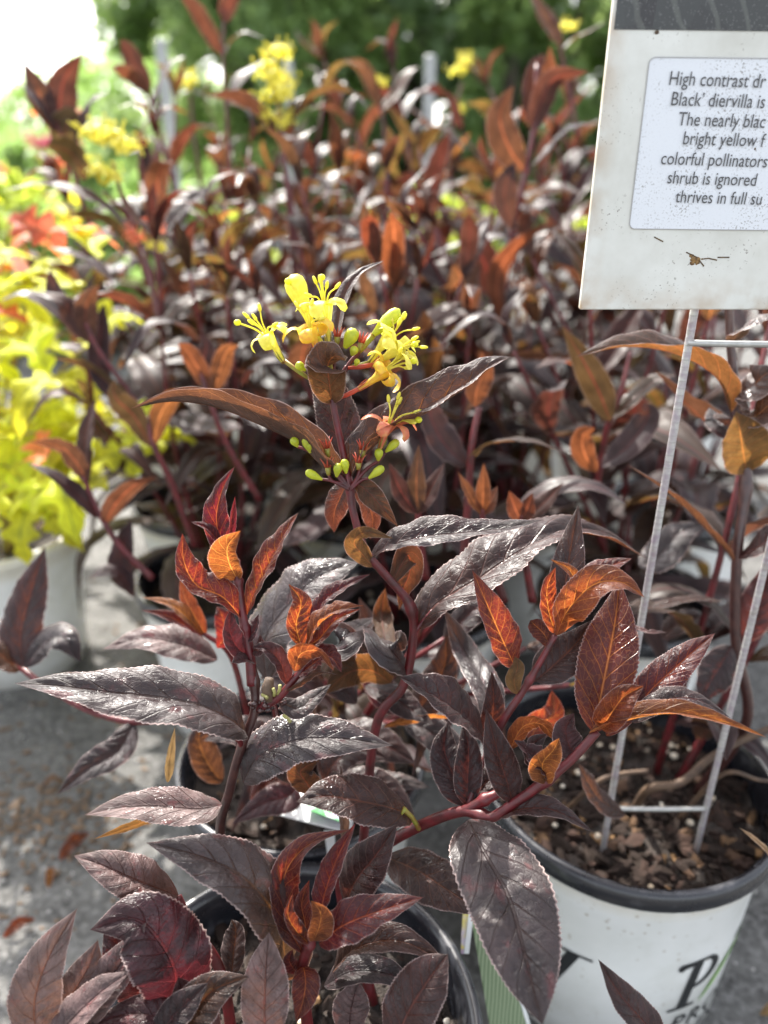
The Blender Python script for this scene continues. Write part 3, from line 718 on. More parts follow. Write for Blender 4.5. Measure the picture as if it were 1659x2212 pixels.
# upper right shoot
fleaf(A, 'young', [(1112, 1440), (1088, 1390), (1058, 1320), (1020, 1231)], [.301, .297, .294, .292], 108, (.38, .25, .88), 24, quilt=0.054)
fleaf(A, 'olive', [(1118, 1500), (1110, 1470), (1118, 1440), (1112, 1418)], [.302, .299, .297, .296], 42, (.0, .2, -.95), 12)
fleaf(A, 'old', [(1155, 1472), (1195, 1438), (1240, 1395), (1282, 1338)], [.302, .306, .310, .313], 104, (-.35, .35, .86), 14)
fleaf(A, 'old', [(1206, 1352), (1218, 1280), (1232, 1190), (1250, 1090)], [.301, .306, .311, .315], 88, (-.1, .2, .97), 18, quilt=0.054)
fleaf(A, 'young', [(1200, 1368), (1185, 1320), (1182, 1270), (1200, 1225)], [.300, .297, .296, .296], 66, (.45, .2, .86), 20)
fleaf(A, 'bright', [(1202, 1372), (1225, 1320), (1280, 1265), (1340, 1258), (1392, 1290)], [.299, .293, .288, .285, .284], 108, (.30, .62, .70), 30, quilt=.04, label='orange leaf arching over at the top right shoot')
fleaf(A, 'bright', [(1215, 1320), (1240, 1275), (1232, 1235), (1188, 1208)], [.298, .294, .292, .291], 44, (.6, .2, .7), 30)
fleaf(A, 'young', [(1235, 1290), (1280, 1242), (1320, 1222), (1366, 1206)], [.301, .302, .303, .304], 60, (-.4, .6, .68), 26)
fleaf(A, 'young', [(1190, 1400), (1175, 1370), (1155, 1350), (1145, 1340)], [.302, .304, .306, .307], 56, (.2, .3, .9), 14)
# --- front red shoot
stem(A, None, None, .0026, .0016, world=[W(-.03, .185, .137), P(655, 2130, .298), P(655, 2080, .284), P(672, 2030, .280), P(682, 2000, .279)], nodes=(.7,), n=12)
fleaf(A, 'young', [(655, 2060), (620, 1990), (612, 1900), (660, 1830), (762, 1790)], [.282, .284, .285, .284, .280], 92, (.62, .2, .75), 34, n2=(.2, .8, .4), wave=.09)
fleaf(A, 'young', [(690, 1980), (705, 1920), (730, 1850), (768, 1778)], [.280, .281, .281, .280], 74, (-.55, .15, .82), 30, wave=.08)
fleaf(A, 'young', [(690, 2040), (740, 2000), (820, 1968), (914, 1938)], [.279, .274, .270, .268], 108, (-.1, .75, .64), 28, wave=.12)
fleaf(A, 'bright', [(678, 2032), (690, 2000), (692, 1970), (672, 1945)], [.278, .273, .270, .269], 62, (-.25, .2, -.9), -18, quilt=0.090)
fleaf(A, 'young', [(668, 2038), (640, 2010), (622, 1975), (632, 1930)], [.279, .276, .275, .276], 48, (.4, .3, .8), 38, wave=.1)
fleaf(A, 'young', [(660, 2040), (660, 2000), (652, 1950), (668, 1900)], [.281, .282, .283, .283], 56, (.1, .2, .9), 26)
fleaf(A, 'young', [(655, 2085), (660, 2120), (655, 2160), (640, 2207)], [.283, .276, .272, .270], 72, (.1, .5, .85), 22, wave=.12)
fleaf(A, 'young', [(640, 2100), (625, 2075), (632, 2050)], [.285, .281, .280], 40, (.3, .4, .8), 30)
# --- bottom leaves
fleaf(A, 'pink', [(575, 2260), (572, 2180), (575, 2090), (581, 2013)], [.262, .262, .262, .262], 118, (.0, .50, .86), 14, quilt=0.054)
fleaf(A, 'maroon', [(375, 2200), (380, 2110), (350, 2040), (290, 1985), (195, 2008)], [.285, .274, .268, .264, .262], 190, (.35, .45, .82), 14, wave=.12, label='broad folded maroon leaf at the lower left')
fleaf(A, 'maroon', [(330, 2190), (300, 2120), (262, 2050), (225, 2000)], [.284, .278, .275, .274], 120, (.3, .4, .86), 10, wave=.1)
fleaf(A, 'pink', [(85, 2260), (75, 2170), (105, 2070), (167, 1962)], [.252, .252, .252, .253], 130, (.05, .50, .86), 18, quilt=0.054)
fleaf(A, 'pink', [(120, 2240), (150, 2160), (190, 2090), (212, 2030)], [.262, .264, .266, .268], 84, (.2, .2, .95), 10)
fleaf(A, 'pink', [(185, 2220), (220, 2140), (270, 2070), (316, 1992)], [.262, .262, .262, .262], 104, (-.15, .55, .82), 20)
fleaf(A, 'pink', [(80, 2290), (140, 2220), (210, 2150), (282, 2098)], [.245, .244, .244, .245], 110, (-.30, .70, .64), 20)
fleaf(A, 'olive', [(385, 2260), (410, 2200), (460, 2140), (538, 2108)], [.262, .260, .259, .259], 118, (-.2, .45, .86), 20)
fleaf(A, 'old', [(330, 2260), (370, 2200), (410, 2160), (450, 2122)], [.252, .252, .252, .252], 82, (-.3, .4, .86), 20)
fleaf(A, 'maroon', [(410, 2235), (350, 2200), (280, 2190), (190, 2215)], [.262, .259, .257, .256], 90, (.1, .7, .7), 14)
fleaf(A, 'old', [(500, 2110), (505, 2060), (510, 2010), (500, 1985)], [.300, .302, .304, .305], 68, (-.3, .2, .9), 18)
fleaf(A, 'old', [(720, 2100), (780, 2045), (870, 2035), (972, 2086)], [.292, .284, .278, .275], 104, (.08, .88, .42), 36, quilt=0.054)
fleaf(A, 'silver', [(700, 2130), (760, 2100), (840, 2105), (900, 2140)], [.295, .292, .290, .288], 86, (.05, .85, .5), 24)
fleaf(A, 'old', [(850, 2270), (880, 2190), (930, 2110), (968, 2060)], [.262, .260, .258, .257], 136, (-.2, .60, .78), 14, quilt=0.054)
fleaf(A, 'pink', [(755, 2240), (757, 2190), (765, 2150), (775, 2118)], [.290, .288, .287, .286], 88, (.1, .3, .94), 12)
fleaf(A, 'olive', [(600, 2120), (630, 2070), (640, 2020), (622, 1970)], [.305, .306, .308, .310], 90, (.2, .2, .95), 12)
fleaf(A, 'maroon', [(470, 2260), (430, 2190), (400, 2150), (385, 2110)], [.275, .272, .270, .270], 90, (.3, .4, .86), 12)
stem(A, None, None, .0026, .0014, world=[W(-.065, .19, .136), P(480, 2110, .300), P(415, 2000, .298), P(385, 1935, .300)])
stem(A, None, None, .0020, .0014, world=[W(-.075, .18, .136), P(400, 2240, .285), P(370, 2200, .283)])
stem(A, None, None, .0020, .0012, world=[W(-.06, .17, .136), P(585, 2260, .275), P(575, 2240, .264)])
stem(A, None, None, .0020, .0012, world=[W(-.02, .175, .136), P(800, 2260, .285), P(850, 2260, .265)])
stem(A, None, None, .0020, .0012, world=[W(-.09, .17, .136), P(180, 2280, .262), P(85, 2260, .250)])

# --- flowers of the front shrub
q = lambda x, y, d=.302: P(x, y, d)
for pts, r in (([(677, 824), (700, 845), (716, 862)], .0007), ([(737, 859), (722, 870), (718, 880)], .0008), ([(749, 791), (735, 815), (720, 850)], .0007), ([(776, 761), (752, 790), (724, 845)], .0008), ([(728, 743), (722, 790), (718, 840)], .0006)):
    stem(A, pts, .303, r * 1.1, r * 1.3, mat=M['stem'])
flower(A, q(612, 780, .301), q(575, 722, .297), .0024, q(513, 697, .295), [q(562, 671, .296), q(537, 686, .294), q(590, 704, .293), q(548, 700, .293)], ov=q(677, 824), seed=3, lobe=.0092)
flower(A, q(692, 742, .306), q(642, 622, .305), .0034, None, ov=q(716, 850, .304), seed=5, closed=True, r0=.0012)
m = MB(); m.tube([q(640, 625, .302), q(623, 609, .300)], .0004, 6); m.ball(q(622, 608, .300), .0014, 12); m.build('stigma', STG, A)
flower(A, q(710, 745, .302), q(700, 658, .299), .0028, q(695, 599, .296), [q(683, 612, .296), q(705, 622, .295), q(725, 622, .298), q(672, 640, .296)], ov=q(718, 845), seed=8, lobe=.0115)
flower(A, q(690, 765, .299), q(668, 706, .294), .0027, None, [q(645, 665, .292), q(660, 672, .291), q(673, 668, .292), q(690, 690, .290)], mat=YELO, ov=q(715, 850, .302), seed=12, lobe=.0110, recurve=1.6)
flower(A, q(798, 786, .304), q(845, 728, .301), .0026, None, [q(870, 690, .302), q(892, 712, .299), q(860, 700, .298)], ov=q(749, 795, .303), seed=15, lobe=.0105, recurve=.9)
flower(A, q(806, 790, .302), q(862, 752, .296), .0024, q(896, 744, .293), [q(885, 760, .294), q(890, 735, .294)], ov=q(752, 795, .302), seed=17, lobe=.0095, recurve=1.0)
flower(A, q(776, 840, .301), q(838, 795, .297), .0027, q(893, 780, .295), [q(890, 738, .295), q(870, 775, .295)], mat=YELO, ov=q(737, 859), seed=21, lobe=.0095, recurve=1.6)
flower(A, q(822, 968, .301), q(842, 913, .297), .0025, q(904, 907, .293), [q(840, 868, .296), q(859, 862, .297), q(895, 891, .293), q(885, 912, .292)], mat=SALM, ov=q(815, 1000, .303), seed=24, lobe=.0115, recurve=1.1, label='fading salmon pink flower')
budf(A, q(803, 727, .304), q(864, 668, .302), .0030, BUD)
m = MB(); m.tube([q(776, 761, .304), q(790, 743, .304), q(806, 724, .304)], [.0009, .0012, .0014], 8); m.build('bud_stalk', OVA, A)
budf(A, q(745, 752, .300), q(768, 710, .297), .0029, BUD)
for b_, t_ in (((643, 965), (632, 946)), ((671, 978), (657, 944)), ((696, 1036), (660, 1018)), ((727, 1030), (731, 1001)), ((748, 1022), (743, 992)), ((817, 995), (819, 970)), ((797, 1033), (829, 1008)), ((833, 976), (861, 951)), ((672, 975), (669, 958)), ((660, 800), (640, 785)), ((768, 790), (773, 777)), ((760, 768), (768, 750))):
    budf(A, q(*b_, .300), q(*t_, .297), .0018 if abs(b_[1] - t_[1]) + abs(b_[0] - t_[0]) > 21 else .0012)
for b_, t_ in (((709, 988), (703, 945)), ((710, 1027), (706, 988)), ((774, 1015), (776, 980)), ((783, 990), (785, 950)), ((728, 745), (730, 706)), ((776, 761), (786, 716))):
    calyx(A, q(*b_, .300), q(*t_, .298))
for pts in ([(755, 1055), (725, 1015), (670, 976), (643, 965)], [(755, 1058), (720, 1040), (694, 1035)], [(757, 1055), (790, 1015), (818, 995), (835, 975)], [(757, 1058), (780, 1038), (798, 1033)], [(755, 1055), (732, 1030), (709, 988)], [(757, 1055), (772, 1030), (783, 990)], [(755, 1055), (750, 1030), (746, 1015)], [(755, 1055), (738, 1040), (728, 1028)], [(745, 1045), (720, 1040), (710, 1027)]):
    stem(A, pts, .302, .0008, .0006, mat=M['stem'])

# ================================================================== SECOND SHRUB, behind the front one
BX, BY = -.053, .365
Bs = thing('potted_shrub', (BX, BY, 0), 'second potted shrub, just behind the front one, with pale weathered leaves', 'shrub', GROUP)
make_pot(Bs, BX, BY, seed=12, chips=160, fine=True)
fleaf(Bs, 'silver', [(575, 1470), (575, 1380), (640, 1290), (700, 1240), (775, 1215)], [.345, .342, .340, .342, .345], 170, (-.55, .42, .70), 14, quilt=.06)
fleaf(Bs, 'pink', [(470, 1425), (400, 1395), (310, 1380), (222, 1402)], [.385, .380, .378, .376], 92, (0, .75, .65), 20, quilt=0.090)
fleaf(Bs, 'bright', [(440, 1372), (400, 1330), (365, 1305), (308, 1290)], [.38, .376, .374, .372], 44, (.1, .8, .5), 30)
fleaf(Bs, 'bright', [(445, 1372), (420, 1330), (400, 1290), (390, 1250)], [.38, .378, .378, .378], 46, (.4, .1, -.9), 25)
fleaf(Bs, 'young', [(440, 1378), (400, 1350), (360, 1330), (305, 1318)], [.38, .374, .372, .370], 44, (0, .85, .4), 30)
fleaf(Bs, 'young', [(470, 1400), (488, 1370), (480, 1330), (468, 1310)], [.38, .378, .376, .376], 46, (.4, .1, .9), 20)
stem(Bs, None, None, .0022, .0012, world=[W(BX - .02, BY, .135), P(540, 1560, .43), P(500, 1420, .39), P(440, 1368, .38)])
stem(Bs, None, None, .0022, .0012, world=[W(BX - .0, BY - .01, .135), P(610, 1600, .40), P(580, 1470, .345)])
# curved red branch reaching left
stem(Bs, None, None, .0024, .0016, world=[W(BX - .03, BY, .135), P(480, 1545, .42), P(410, 1535, .41), P(350, 1552, .405), P(280, 1558, .405), P(190, 1533, .41), P(95, 1480, .42), P(40, 1440, .43), P(-10, 1425, .44)])
fleaf(Bs, 'maroon', [(195, 1532), (185, 1505), (165, 1490), (135, 1475)], [.41, .405, .40, .40], 50, (.2, .5, .8), 14)
fleaf(Bs, 'silver', [(290, 1558), (255, 1620), (190, 1660), (124, 1716)], [.405, .395, .388, .384], 76, (.3, .7, .62), 32)
fleaf(Bs, 'maroon', [(285, 1556), (300, 1530), (292, 1505)], [.405, .405, .40], 32, (.3, .2, .9), 14)
fleaf(Bs, 'old', [(50, 1442), (45, 1370), (70, 1270), (98, 1182)], [.425, .43, .435, .44], 96, (.05, .15, .98), 16)
fleaf(Bs, 'silver', [(52, 1440), (100, 1385), (140, 1380), (175, 1430)], [.425, .42, .415, .415], 80, (.1, .7, .7), 14)
fleaf(Bs, 'olive', [(45, 1445), (20, 1430), (-20, 1400), (-60, 1400)], [.43, .425, .42, .42], 60, (.1, .8, .5), 14)
fleaf(Bs, 'silver', [(50, 1440), (30, 1400), (10, 1370), (-10, 1345)], [.43, .44, .45, .46], 60, (.2, .5, .8), 14)
fleaf(Bs, 'old', [(790, 1480), (840, 1500), (890, 1535), (935, 1560)], [.37, .36, .355, .35], 70, (.1, .7, .6), 20)
fleaf(Bs, 'olive', [(845, 1475), (800, 1448), (750, 1455), (700, 1500)], [.36, .352, .348, .346], 92, (.1, .35, -.92), 14)
fleaf(Bs, 'bright', [(830, 1570), (870, 1560), (930, 1548), (990, 1552)], [.36, .358, .356, .356], 50, (0, .8, -.5), 14)
fleaf(Bs, 'young', [(1145, 1600), (1160, 1570), (1195, 1540), (1192, 1490)], [.36, .362, .364, .366], 66, (.2, .3, -.9), 14)
fleaf(Bs, 'silver', [(905, 1480), (840, 1400), (800, 1360), (775, 1290)], [.38, .315, .39, .39], 90, (.3, .5, .8), 20)
fleaf(Bs, 'silver', [(770, 1520), (720, 1450), (740, 1380), (820, 1330)], [.385, .38, .31, .385], 100, (.1, .55, .8), 14)
fleaf(Bs, 'old', [(600, 1640), (560, 1600), (500, 1580), (440, 1600)], [.40, .39, .385, .385], 90, (.1, .75, .65), 20)
fleaf(Bs, 'maroon', [(640, 1690), (600, 1680), (570, 1700), (540, 1760)], [.40, .39, .385, .385], 70, (.3, .6, .7), 20)
fleaf(Bs, 'old', [(700, 1620), (760, 1600), (830, 1610), (900, 1650)], [.40, .395, .39, .39], 110, (0, .75, .65), 20)
fleaf(Bs, 'old', [(480, 1690), (450, 1650), (430, 1600), (440, 1560)], [.40, .395, .39, .39], 70, (.3, .5, .8), 20)
fleaf(Bs, 'silver', [(760, 1730), (800, 1700), (860, 1690), (930, 1700)], [.40, .395, .39, .39], 60, (0, .75, .65), 20)
for k, tp_ in enumerate((P(1135, 1400, .42), P(960, 1380, .40), P(700, 1470, .41), P(880, 1560, .40), P(1230, 1480, .41), P(1010, 1250, .42))):
    auto_stem(Bs, (BX + .006 * (k - 2), BY + .012, .135), tp_, 900 + k, gap=.045, L=.07, top='old', start=.3)

for pts_, dd_, w_, n_, kd_ in (
    ([(640, 1690), (600, 1640), (560, 1620), (500, 1640)], .385, 80, (.2, .7, .7), 'silver'), ([(700, 1700), (720, 1650), (770, 1620), (840, 1640)], .375, 84, (-.1, .7, .7), 'old'),
    ([(640, 1700), (620, 1720), (570, 1735), (500, 1780)], .380, 74, (.3, .7, .6), 'maroon'), ([(660, 1690), (640, 1620), (650, 1560), (690, 1500)], .375, 78, (.2, .3, .9), 'silver'),
    ([(720, 1690), (790, 1690), (850, 1720), (900, 1780)], .378, 80, (0, .75, .65), 'old'), ([(880, 1560), (930, 1500), (960, 1440), (965, 1370)], .380, 84, (-.2, .3, .9), 'old'),
    ([(870, 1560), (930, 1580), (990, 1640), (1010, 1700)], .375, 76, (-.2, .6, .8), 'silver'), ([(960, 1390), (1000, 1340), (1040, 1310), (1100, 1320)], .385, 70, (-.1, .7, .7), 'old'),
    ([(700, 1470), (650, 1430), (610, 1430), (560, 1470)], .390, 76, (.2, .7, .7), 'old'), ([(870, 1540), (830, 1500), (800, 1440), (800, 1390)], .385, 70, (.3, .3, .9), 'maroon')):
    fleaf(Bs, kd_, pts_, [dd_, dd_ - .004, dd_ - .006, dd_ - .008], w_, n_, 18)
# plant tag lying in the second pot
def card_mat(name, base, pics):
    t = NT(name); tc = t.n('TexCoord').outputs['Object']
    n = t.noise(tc, 45, 3, .6); c = t.mix(t.rng(n, .42, .5), base, pics[0]); c = t.mix(t.rng(t.noise(tc, 70, 2), .52, .6), c, pics[1])
    pb = t.pbsdf(Base_Color=c, Roughness=.3); t.l(pb.outputs[0], t.out.inputs[0]); return t.m
WCARD = simple('card_white', (.74, .76, .76), (.66, .68, .67), 40, .35)
tg = thing('plant_tag', P(690, 1790, .395), 'white plastic plant tag with a green and lavender picture, stuck in the second pot', 'plant tag')
def slab(cs, th, up):
    cs = [Vector(c) for c in cs]; n = (cs[1] - cs[0]).cross(cs[2] - cs[0]).normalized()
    if n.dot(Vector(up)) < 0: n = -n
    m = MB(); vs = cs + [c - n * th for c in cs]; k = len(cs)
    m.add(vs, [tuple(range(k)), tuple(range(2 * k - 1, k - 1, -1))] + [(i, (i + 1) % k, k + (i + 1) % k, k + i) for i in range(k)]); return m, n
m, nn = slab([P(548, 1745, .385), P(585, 1672, .415), P(770, 1712, .42), P(760, 1800, .39)], .0007, (0, 0, 1)); m.build('card', WCARD, tg, smooth=False)
m, nn = slab([P(660, 1752, .3895), P(672, 1706, .4085), P(762, 1728, .4105), P(752, 1785, .3895)], .0004, (0, 0, 1))
m.v = [v + nn * .0012 for v in m.v]; m.build('picture', card_mat('tag_picture', (.35, .32, .50), ((.10, .30, .12), (.62, .60, .70))), tg, smooth=False)
m, nn = slab([P(700, 1795, .3905), P(722, 1798, .3905), P(728, 1900, .42), P(715, 1900, .42)], .0007, (0, -1, 0)); m.build('spike', WCARD, tg, smooth=False)

# green striped tag and white stick between the pots
t = NT('green_striped_print'); tc = t.n('TexCoord').outputs['Generated']; sp = t.n('SeparateXYZ'); t.l(tc, sp.inputs[0])
wv = t.n('TexWave'); t.l(tc, wv.inputs['Vector']); wv.inputs['Scale'].default_value = 5; wv.inputs['Distortion'].default_value = 1.5
pb = t.pbsdf(Base_Color=t.mix(t.rng(wv.outputs['Fac'], .2, .8), (.12, .18, .09), (.30, .36, .24)), Roughness=.35); t.l(pb.outputs[0], t.out.inputs[0]); GSTR = t.m
tg = thing('plant_tag', P(1070, 2200, .39), 'green striped plant tag with white edge wedged beside the lettered white pot', 'plant tag')
m, nn = slab([P(1018, 1985, .375), P(1072, 1975, .375), P(1140, 2215, .395), P(1062, 2240, .40)], .0009, (0, -1, .3)); m.build('card', GSTR, tg, smooth=False)
m, nn = slab([P(1071, 1974, .3745), P(1078, 1974, .3745), P(1146, 2215, .3945), P(1138, 2215, .3945)], .0016, (0, -1, .3)); m.build('card_edge', WCARD, tg, smooth=False)
tg = thing('plant_tag', P(1010, 2050, .37), 'narrow white and yellow plant tag standing behind the rim of the front pot', 'plant tag')
m, nn = slab([P(1008, 1830, .365), P(1042, 1800, .365), P(1012, 2060, .375), P(996, 2060, .375)], .0008, (0, -1, .3)); m.build('card', card_mat('yellow_tag_print', (.62, .55, .62), ((.70, .60, .12), (.40, .30, .42))), tg, smooth=False)
m, nn = slab([P(1025, 1875, .3645), P(1034, 1880, .3645), P(1013, 2060, .3745), P(1002, 2060, .3745)], .002, (0, -1, .3)); m.build('card_edge', WCARD, tg, smooth=False)

# ================================================================== RIGHT SHRUB in the lettered white pot
CX, CY, CR, CB = .151, .352, .0886, .080
Cs = thing('potted_shrub', (CX, CY, 0), 'potted shrub in the lettered white pot that the sign stands in', 'shrub', GROUP)
Cp = make_pot(Cs, CX, CY, seed=13, chips=900, fine=True, rt=CR, rb=CB)
stem(Cs, None, None, .0032, .0020, world=[W(.20, .352, .138), P(1612, 1560, .43), P(1590, 1390, .405), P(1592, 1200, .39), P(1612, 1030, .385), P(1592, 880, .38), P(1578, 740, .375), P(1575, 640, .37)], mat=M['stemw'], nodes=(.55,), n=12)
stem(Cs, None, None, .0027, .0020, world=[W(.155, .338, .136), P(1400, 1705, .43), P(1470, 1690, .425), P(1530, 1640, .425), P(1600, 1600, .425), P(1700, 1560, .425)], mat=M['twig'], name='low_branch', n=10)
stem(Cs, None, None, .0016, .0010, world=[W(.18, .33, .139), P(1560, 1672, .425), P(1640, 1685, .42), P(1700, 1690, .42)], mat=M['twig'], name='low_branch', n=8)
stem(Cs, None, None, .0016, .0012, world=[W(.11, .335, .138), P(1290, 1690, .425), P(1340, 1672, .43), P(1400, 1665, .43)], mat=M['twig'], name='low_branch', n=8)
fleaf(Cs, 'olive', [(1578, 890), (1545, 815), (1460, 765), (1350, 750), (1243, 772)], [.378, .366, .358, .354, .352], 118, (.12, .85, .45), 46, quilt=0.054, droop=.15, label='long arching olive brown leaf below the sign')
fleaf(Cs, 'olive', [(1612, 1020), (1605, 975), (1598, 930), (1590, 890)], [.384, .374, .368, .364], 108, (.1, .2, -.95), -14, quilt=.06)
fleaf(Cs, 'silver', [(1578, 905), (1560, 920), (1545, 905), (1532, 880)], [.385, .39, .395, .40], 70, (.2, .4, .9), 14)
fleaf(Cs, 'silver', [(1578, 740), (1600, 715), (1640, 690), (1690, 680)], [.372, .362, .355, .350], 60, (-.1, .8, .6), 14)
fleaf(Cs, 'old', [(1592, 880), (1620, 850), (1640, 820), (1680, 790)], [.38, .37, .36, .355], 110, (-.2, .5, .85), 16)
fleaf(Cs, 'old', [(1590, 900), (1630, 900), (1680, 860), (1720, 850)], [.38, .37, .36, .355], 80, (-.2, .6, .8), 16)
fleaf(Cs, 'old', [(1588, 1215), (1530, 1150), (1450, 1070), (1352, 1002)], [.39, .384, .380, .378], 58, (.3, .8, .4), 44)
fleaf(Cs, 'old', [(1594, 1205), (1640, 1180), (1680, 1150), (1720, 1130)], [.39, .38, .375, .37], 70, (-.2, .7, .6), 20)
fleaf(Cs, 'olive', [(1560, 1300), (1500, 1295), (1430, 1308), (1375, 1335)], [.42, .415, .412, .412], 38, (0, .9, .3), 30)
fleaf(Cs, 'old', [(1580, 1395), (1555, 1440), (1530, 1480), (1512, 1525)], [.405, .400, .396, .394], 86, (.3, .3, .9), 16)
fleaf(Cs, 'maroon', [(1590, 1390), (1620, 1340), (1650, 1270), (1670, 1200)], [.405, .40, .395, .39], 80, (-.3, .2, .9), 16)
fleaf(Cs, 'silver', [(1380, 1225), (1420, 1205), (1470, 1150), (1530, 1130)], [.43, .432, .436, .44], 80, (-.1, .7, .7), 14, quilt=.06)
fleaf(Cs, 'old', [(1430, 1380), (1470, 1345), (1520, 1340), (1560, 1370)], [.46, .46, .46, .46], 60, (0, .8, .6), 20)
fleaf(Cs, 'maroon', [(1340, 1365), (1375, 1360), (1400, 1364), (1440, 1366)], [.35, .359, .348, .347], 26, (0, .8, .5), 20)
fleaf(Cs, 'tan', [(1690, 1880), (1660, 1845), (1630, 1815), (1598, 1788)], [.36, .355, .352, .35], 26, (.3, .7, .6), 30)
fleaf(Cs, 'old', [(1440, 2290), (1400, 2220), (1340, 2150), (1292, 2072)], [.262, .262, .263, .264], 84, (.45, .3, .8), 26, label='dark pointed leaf tip in front of the lettering')
fleaf(Cs, 'old', [(1350, 1760), (1300, 1730), (1270, 1690), (1250, 1650)], [.39, .38, .372, .368], 60, (.3, .6, .7), 16)
auto_stem(Cs, (.19, .36, .138), (.28, .42, .40), 931, gap=.055)
auto_stem(Cs, (.18, .37, .138), (.235, .46, .47), 932, gap=.055)
# water drops clinging to the wire bar are part of nothing else
# ---- print on the pot: P, W, words, green leaf
def tz(y): return y
def wrap(v, th0, z0, s=1.0, slant=0, tilt=0):
    """flat print coordinates (m) -> point on the pot wall"""
    X, Y = v[0] * s + slant * v[1] * s, v[1] * s
    z = z0 + Y
    r = CB + (CR - .004 - CB) * min(1, max(0, z / (POT_H - .030))) + .0006
    a = th0 + X / r
    return Vector((CX + r * math.sin(a), CY - r * math.cos(a), z))
def poly_print(name, polys, mat, th0, z0, s=1, slant=0):
    bm = bmesh.new()
    for pl in polys:
        try: bm.faces.new([bm.verts.new((x, y, 0)) for x, y in pl])
        except ValueError: pass
    bmesh.ops.triangulate(bm, faces=bm.faces[:])
    for _ in range(3):
        es = [e for e in bm.edges if e.calc_length() * s > .0025]
        if es: bmesh.ops.subdivide_edges(bm, edges=es, cuts=1); bmesh.ops.triangulate(bm, faces=bm.faces[:])
    for v in bm.verts: v.co = wrap(v.co, th0, z0, s, slant) - Vector((CX, CY, 0))
    bmesh.ops.recalc_face_normals(bm, faces=bm.faces[:])
    me = bpy.data.meshes.new(name); bm.to_mesh(me); bm.free(); me.materials.append(mat)
    o = bpy.data.objects.new(name, me); col.objects.link(o); o.parent = Cp; return o
def arc(cx_, cy_, rx, ry, a0, a1, n=14): return [(cx_ + rx * math.cos(R(a0 + (a1 - a0) * i / n)), cy_ + ry * math.sin(R(a0 + (a1 - a0) * i / n))) for i in range(n + 1)]
def band(a, b): return [[a[i], a[i + 1], b[i + 1], b[i]] for i in range(len(a) - 1)]
Pp = [[(.22, .05), (.40, .05), (.40, .98), (.22, .98)], [(.05, 0), (.58, 0), (.58, .035), (.40, .06), (.22, .06), (.05, .035)], [(-.02, .90), (.10, .90), (.22, .93), (.40, .96), (.40, 1.0), (-.02, 1.0)]]
Pp += band(arc(.40, .70, .42, .30, 90, -90), arc(.40, .71, .27, .245, 90, -90))
Pp += [arc(0, .93, .07, .07, 0, 360)[:-1]]
Pp = [[(x * .80, y) for x, y in pl] for pl in Pp]
def stroke(x0, y0, x1, y1, w): return [(x0 - w, y0), (x0 + w, y0), (x1 + w, y1), (x1 - w, y1)]
Wp = [stroke(.42, 0, .10, 1, .085), stroke(.42, 0, .78, 1, .028), stroke(1.06, 0, .74, 1, .085), stroke(1.06, 0, 1.45, 1, .035),
      [(-.08, .96), (.30, .96), (.30, 1.0), (-.08, 1.0)], [(.58, .96), (.98, .96), (.98, 1.0), (.58, 1.0)], [(1.25, .96), (1.68, .96), (1.68, 1.0), (1.25, 1.0)]]
Wlast = [stroke(.42, 0, .10, 1, .03), stroke(.42, 0, .78, 1, .03), stroke(1.06, 0, .74, 1, .03), stroke(1.06, .0, 1.42, .97, .085),
         [(-.08, .96), (.30, .96), (.30, 1.0), (-.08, 1.0)], [(.60, .96), (.98, .96), (.98, 1.0), (.60, 1.0)], [(1.22, .96), (1.68, .96), (1.68, 1.0), (1.22, 1.0)]]
def text_mesh(s, size, align='LEFT', space=1.0, shear=0, offset=0):
    c = bpy.data.curves.new('t', 'FONT'); c.body = s; c.size = size; c.align_x = align; c.space_character = space; c.shear = shear; c.resolution_u = 3; c.offset = offset
    o = bpy.data.objects.new('t', c); col.objects.link(o); bpy.context.view_layer.update()
    me = bpy.data.meshes.new_from_object(o.evaluated_get(bpy.context.evaluated_depsgraph_get()))
    bpy.data.objects.remove(o); bpy.data.curves.remove(c); return me
def text_wrap(s, size, th0, z0, mat, name='lettering'):
    me = text_mesh(s, size, space=1.15, shear=.15)
    for v in me.vertices: v.co = wrap(v.co, th0, z0) - Vector((CX, CY, 0))
    me.materials.clear(); me.materials.append(mat); me.name = name
    o = bpy.data.objects.new(name, me); col.objects.link(o); o.parent = Cp; return o
H = .050
for th, zt in ((R(10), .046), (R(-106), .046)):
    poly_print('emblem_letter', Pp, BLACK, th, zt, H * .9, .10)
    poly_print('emblem_letter', Wlast, BLACK, th + .60, zt, H * .86, .0)
    sw = band([(1.35 - .9 * (1 - i / 12), 1.25 - 1.25 * (1 - i / 12) ** .8) for i in range(13)], [(1.35 - .9 * (1 - i / 12) - .10 * math.sin(math.pi * i / 12), 1.25 - 1.25 * (1 - i / 12) ** .8 + .09 * math.sin(math.pi * i / 12)) for i in range(13)])
    poly_print('emblem_leaf', sw, GREENP, th + .06, zt - .002, H * .85, .05)
    text_wrap('PROVEN', .0205, th + .08, zt - .022, BLACK); text_wrap('WINNERS', .0205, th - .12, zt - .040, BLACK)

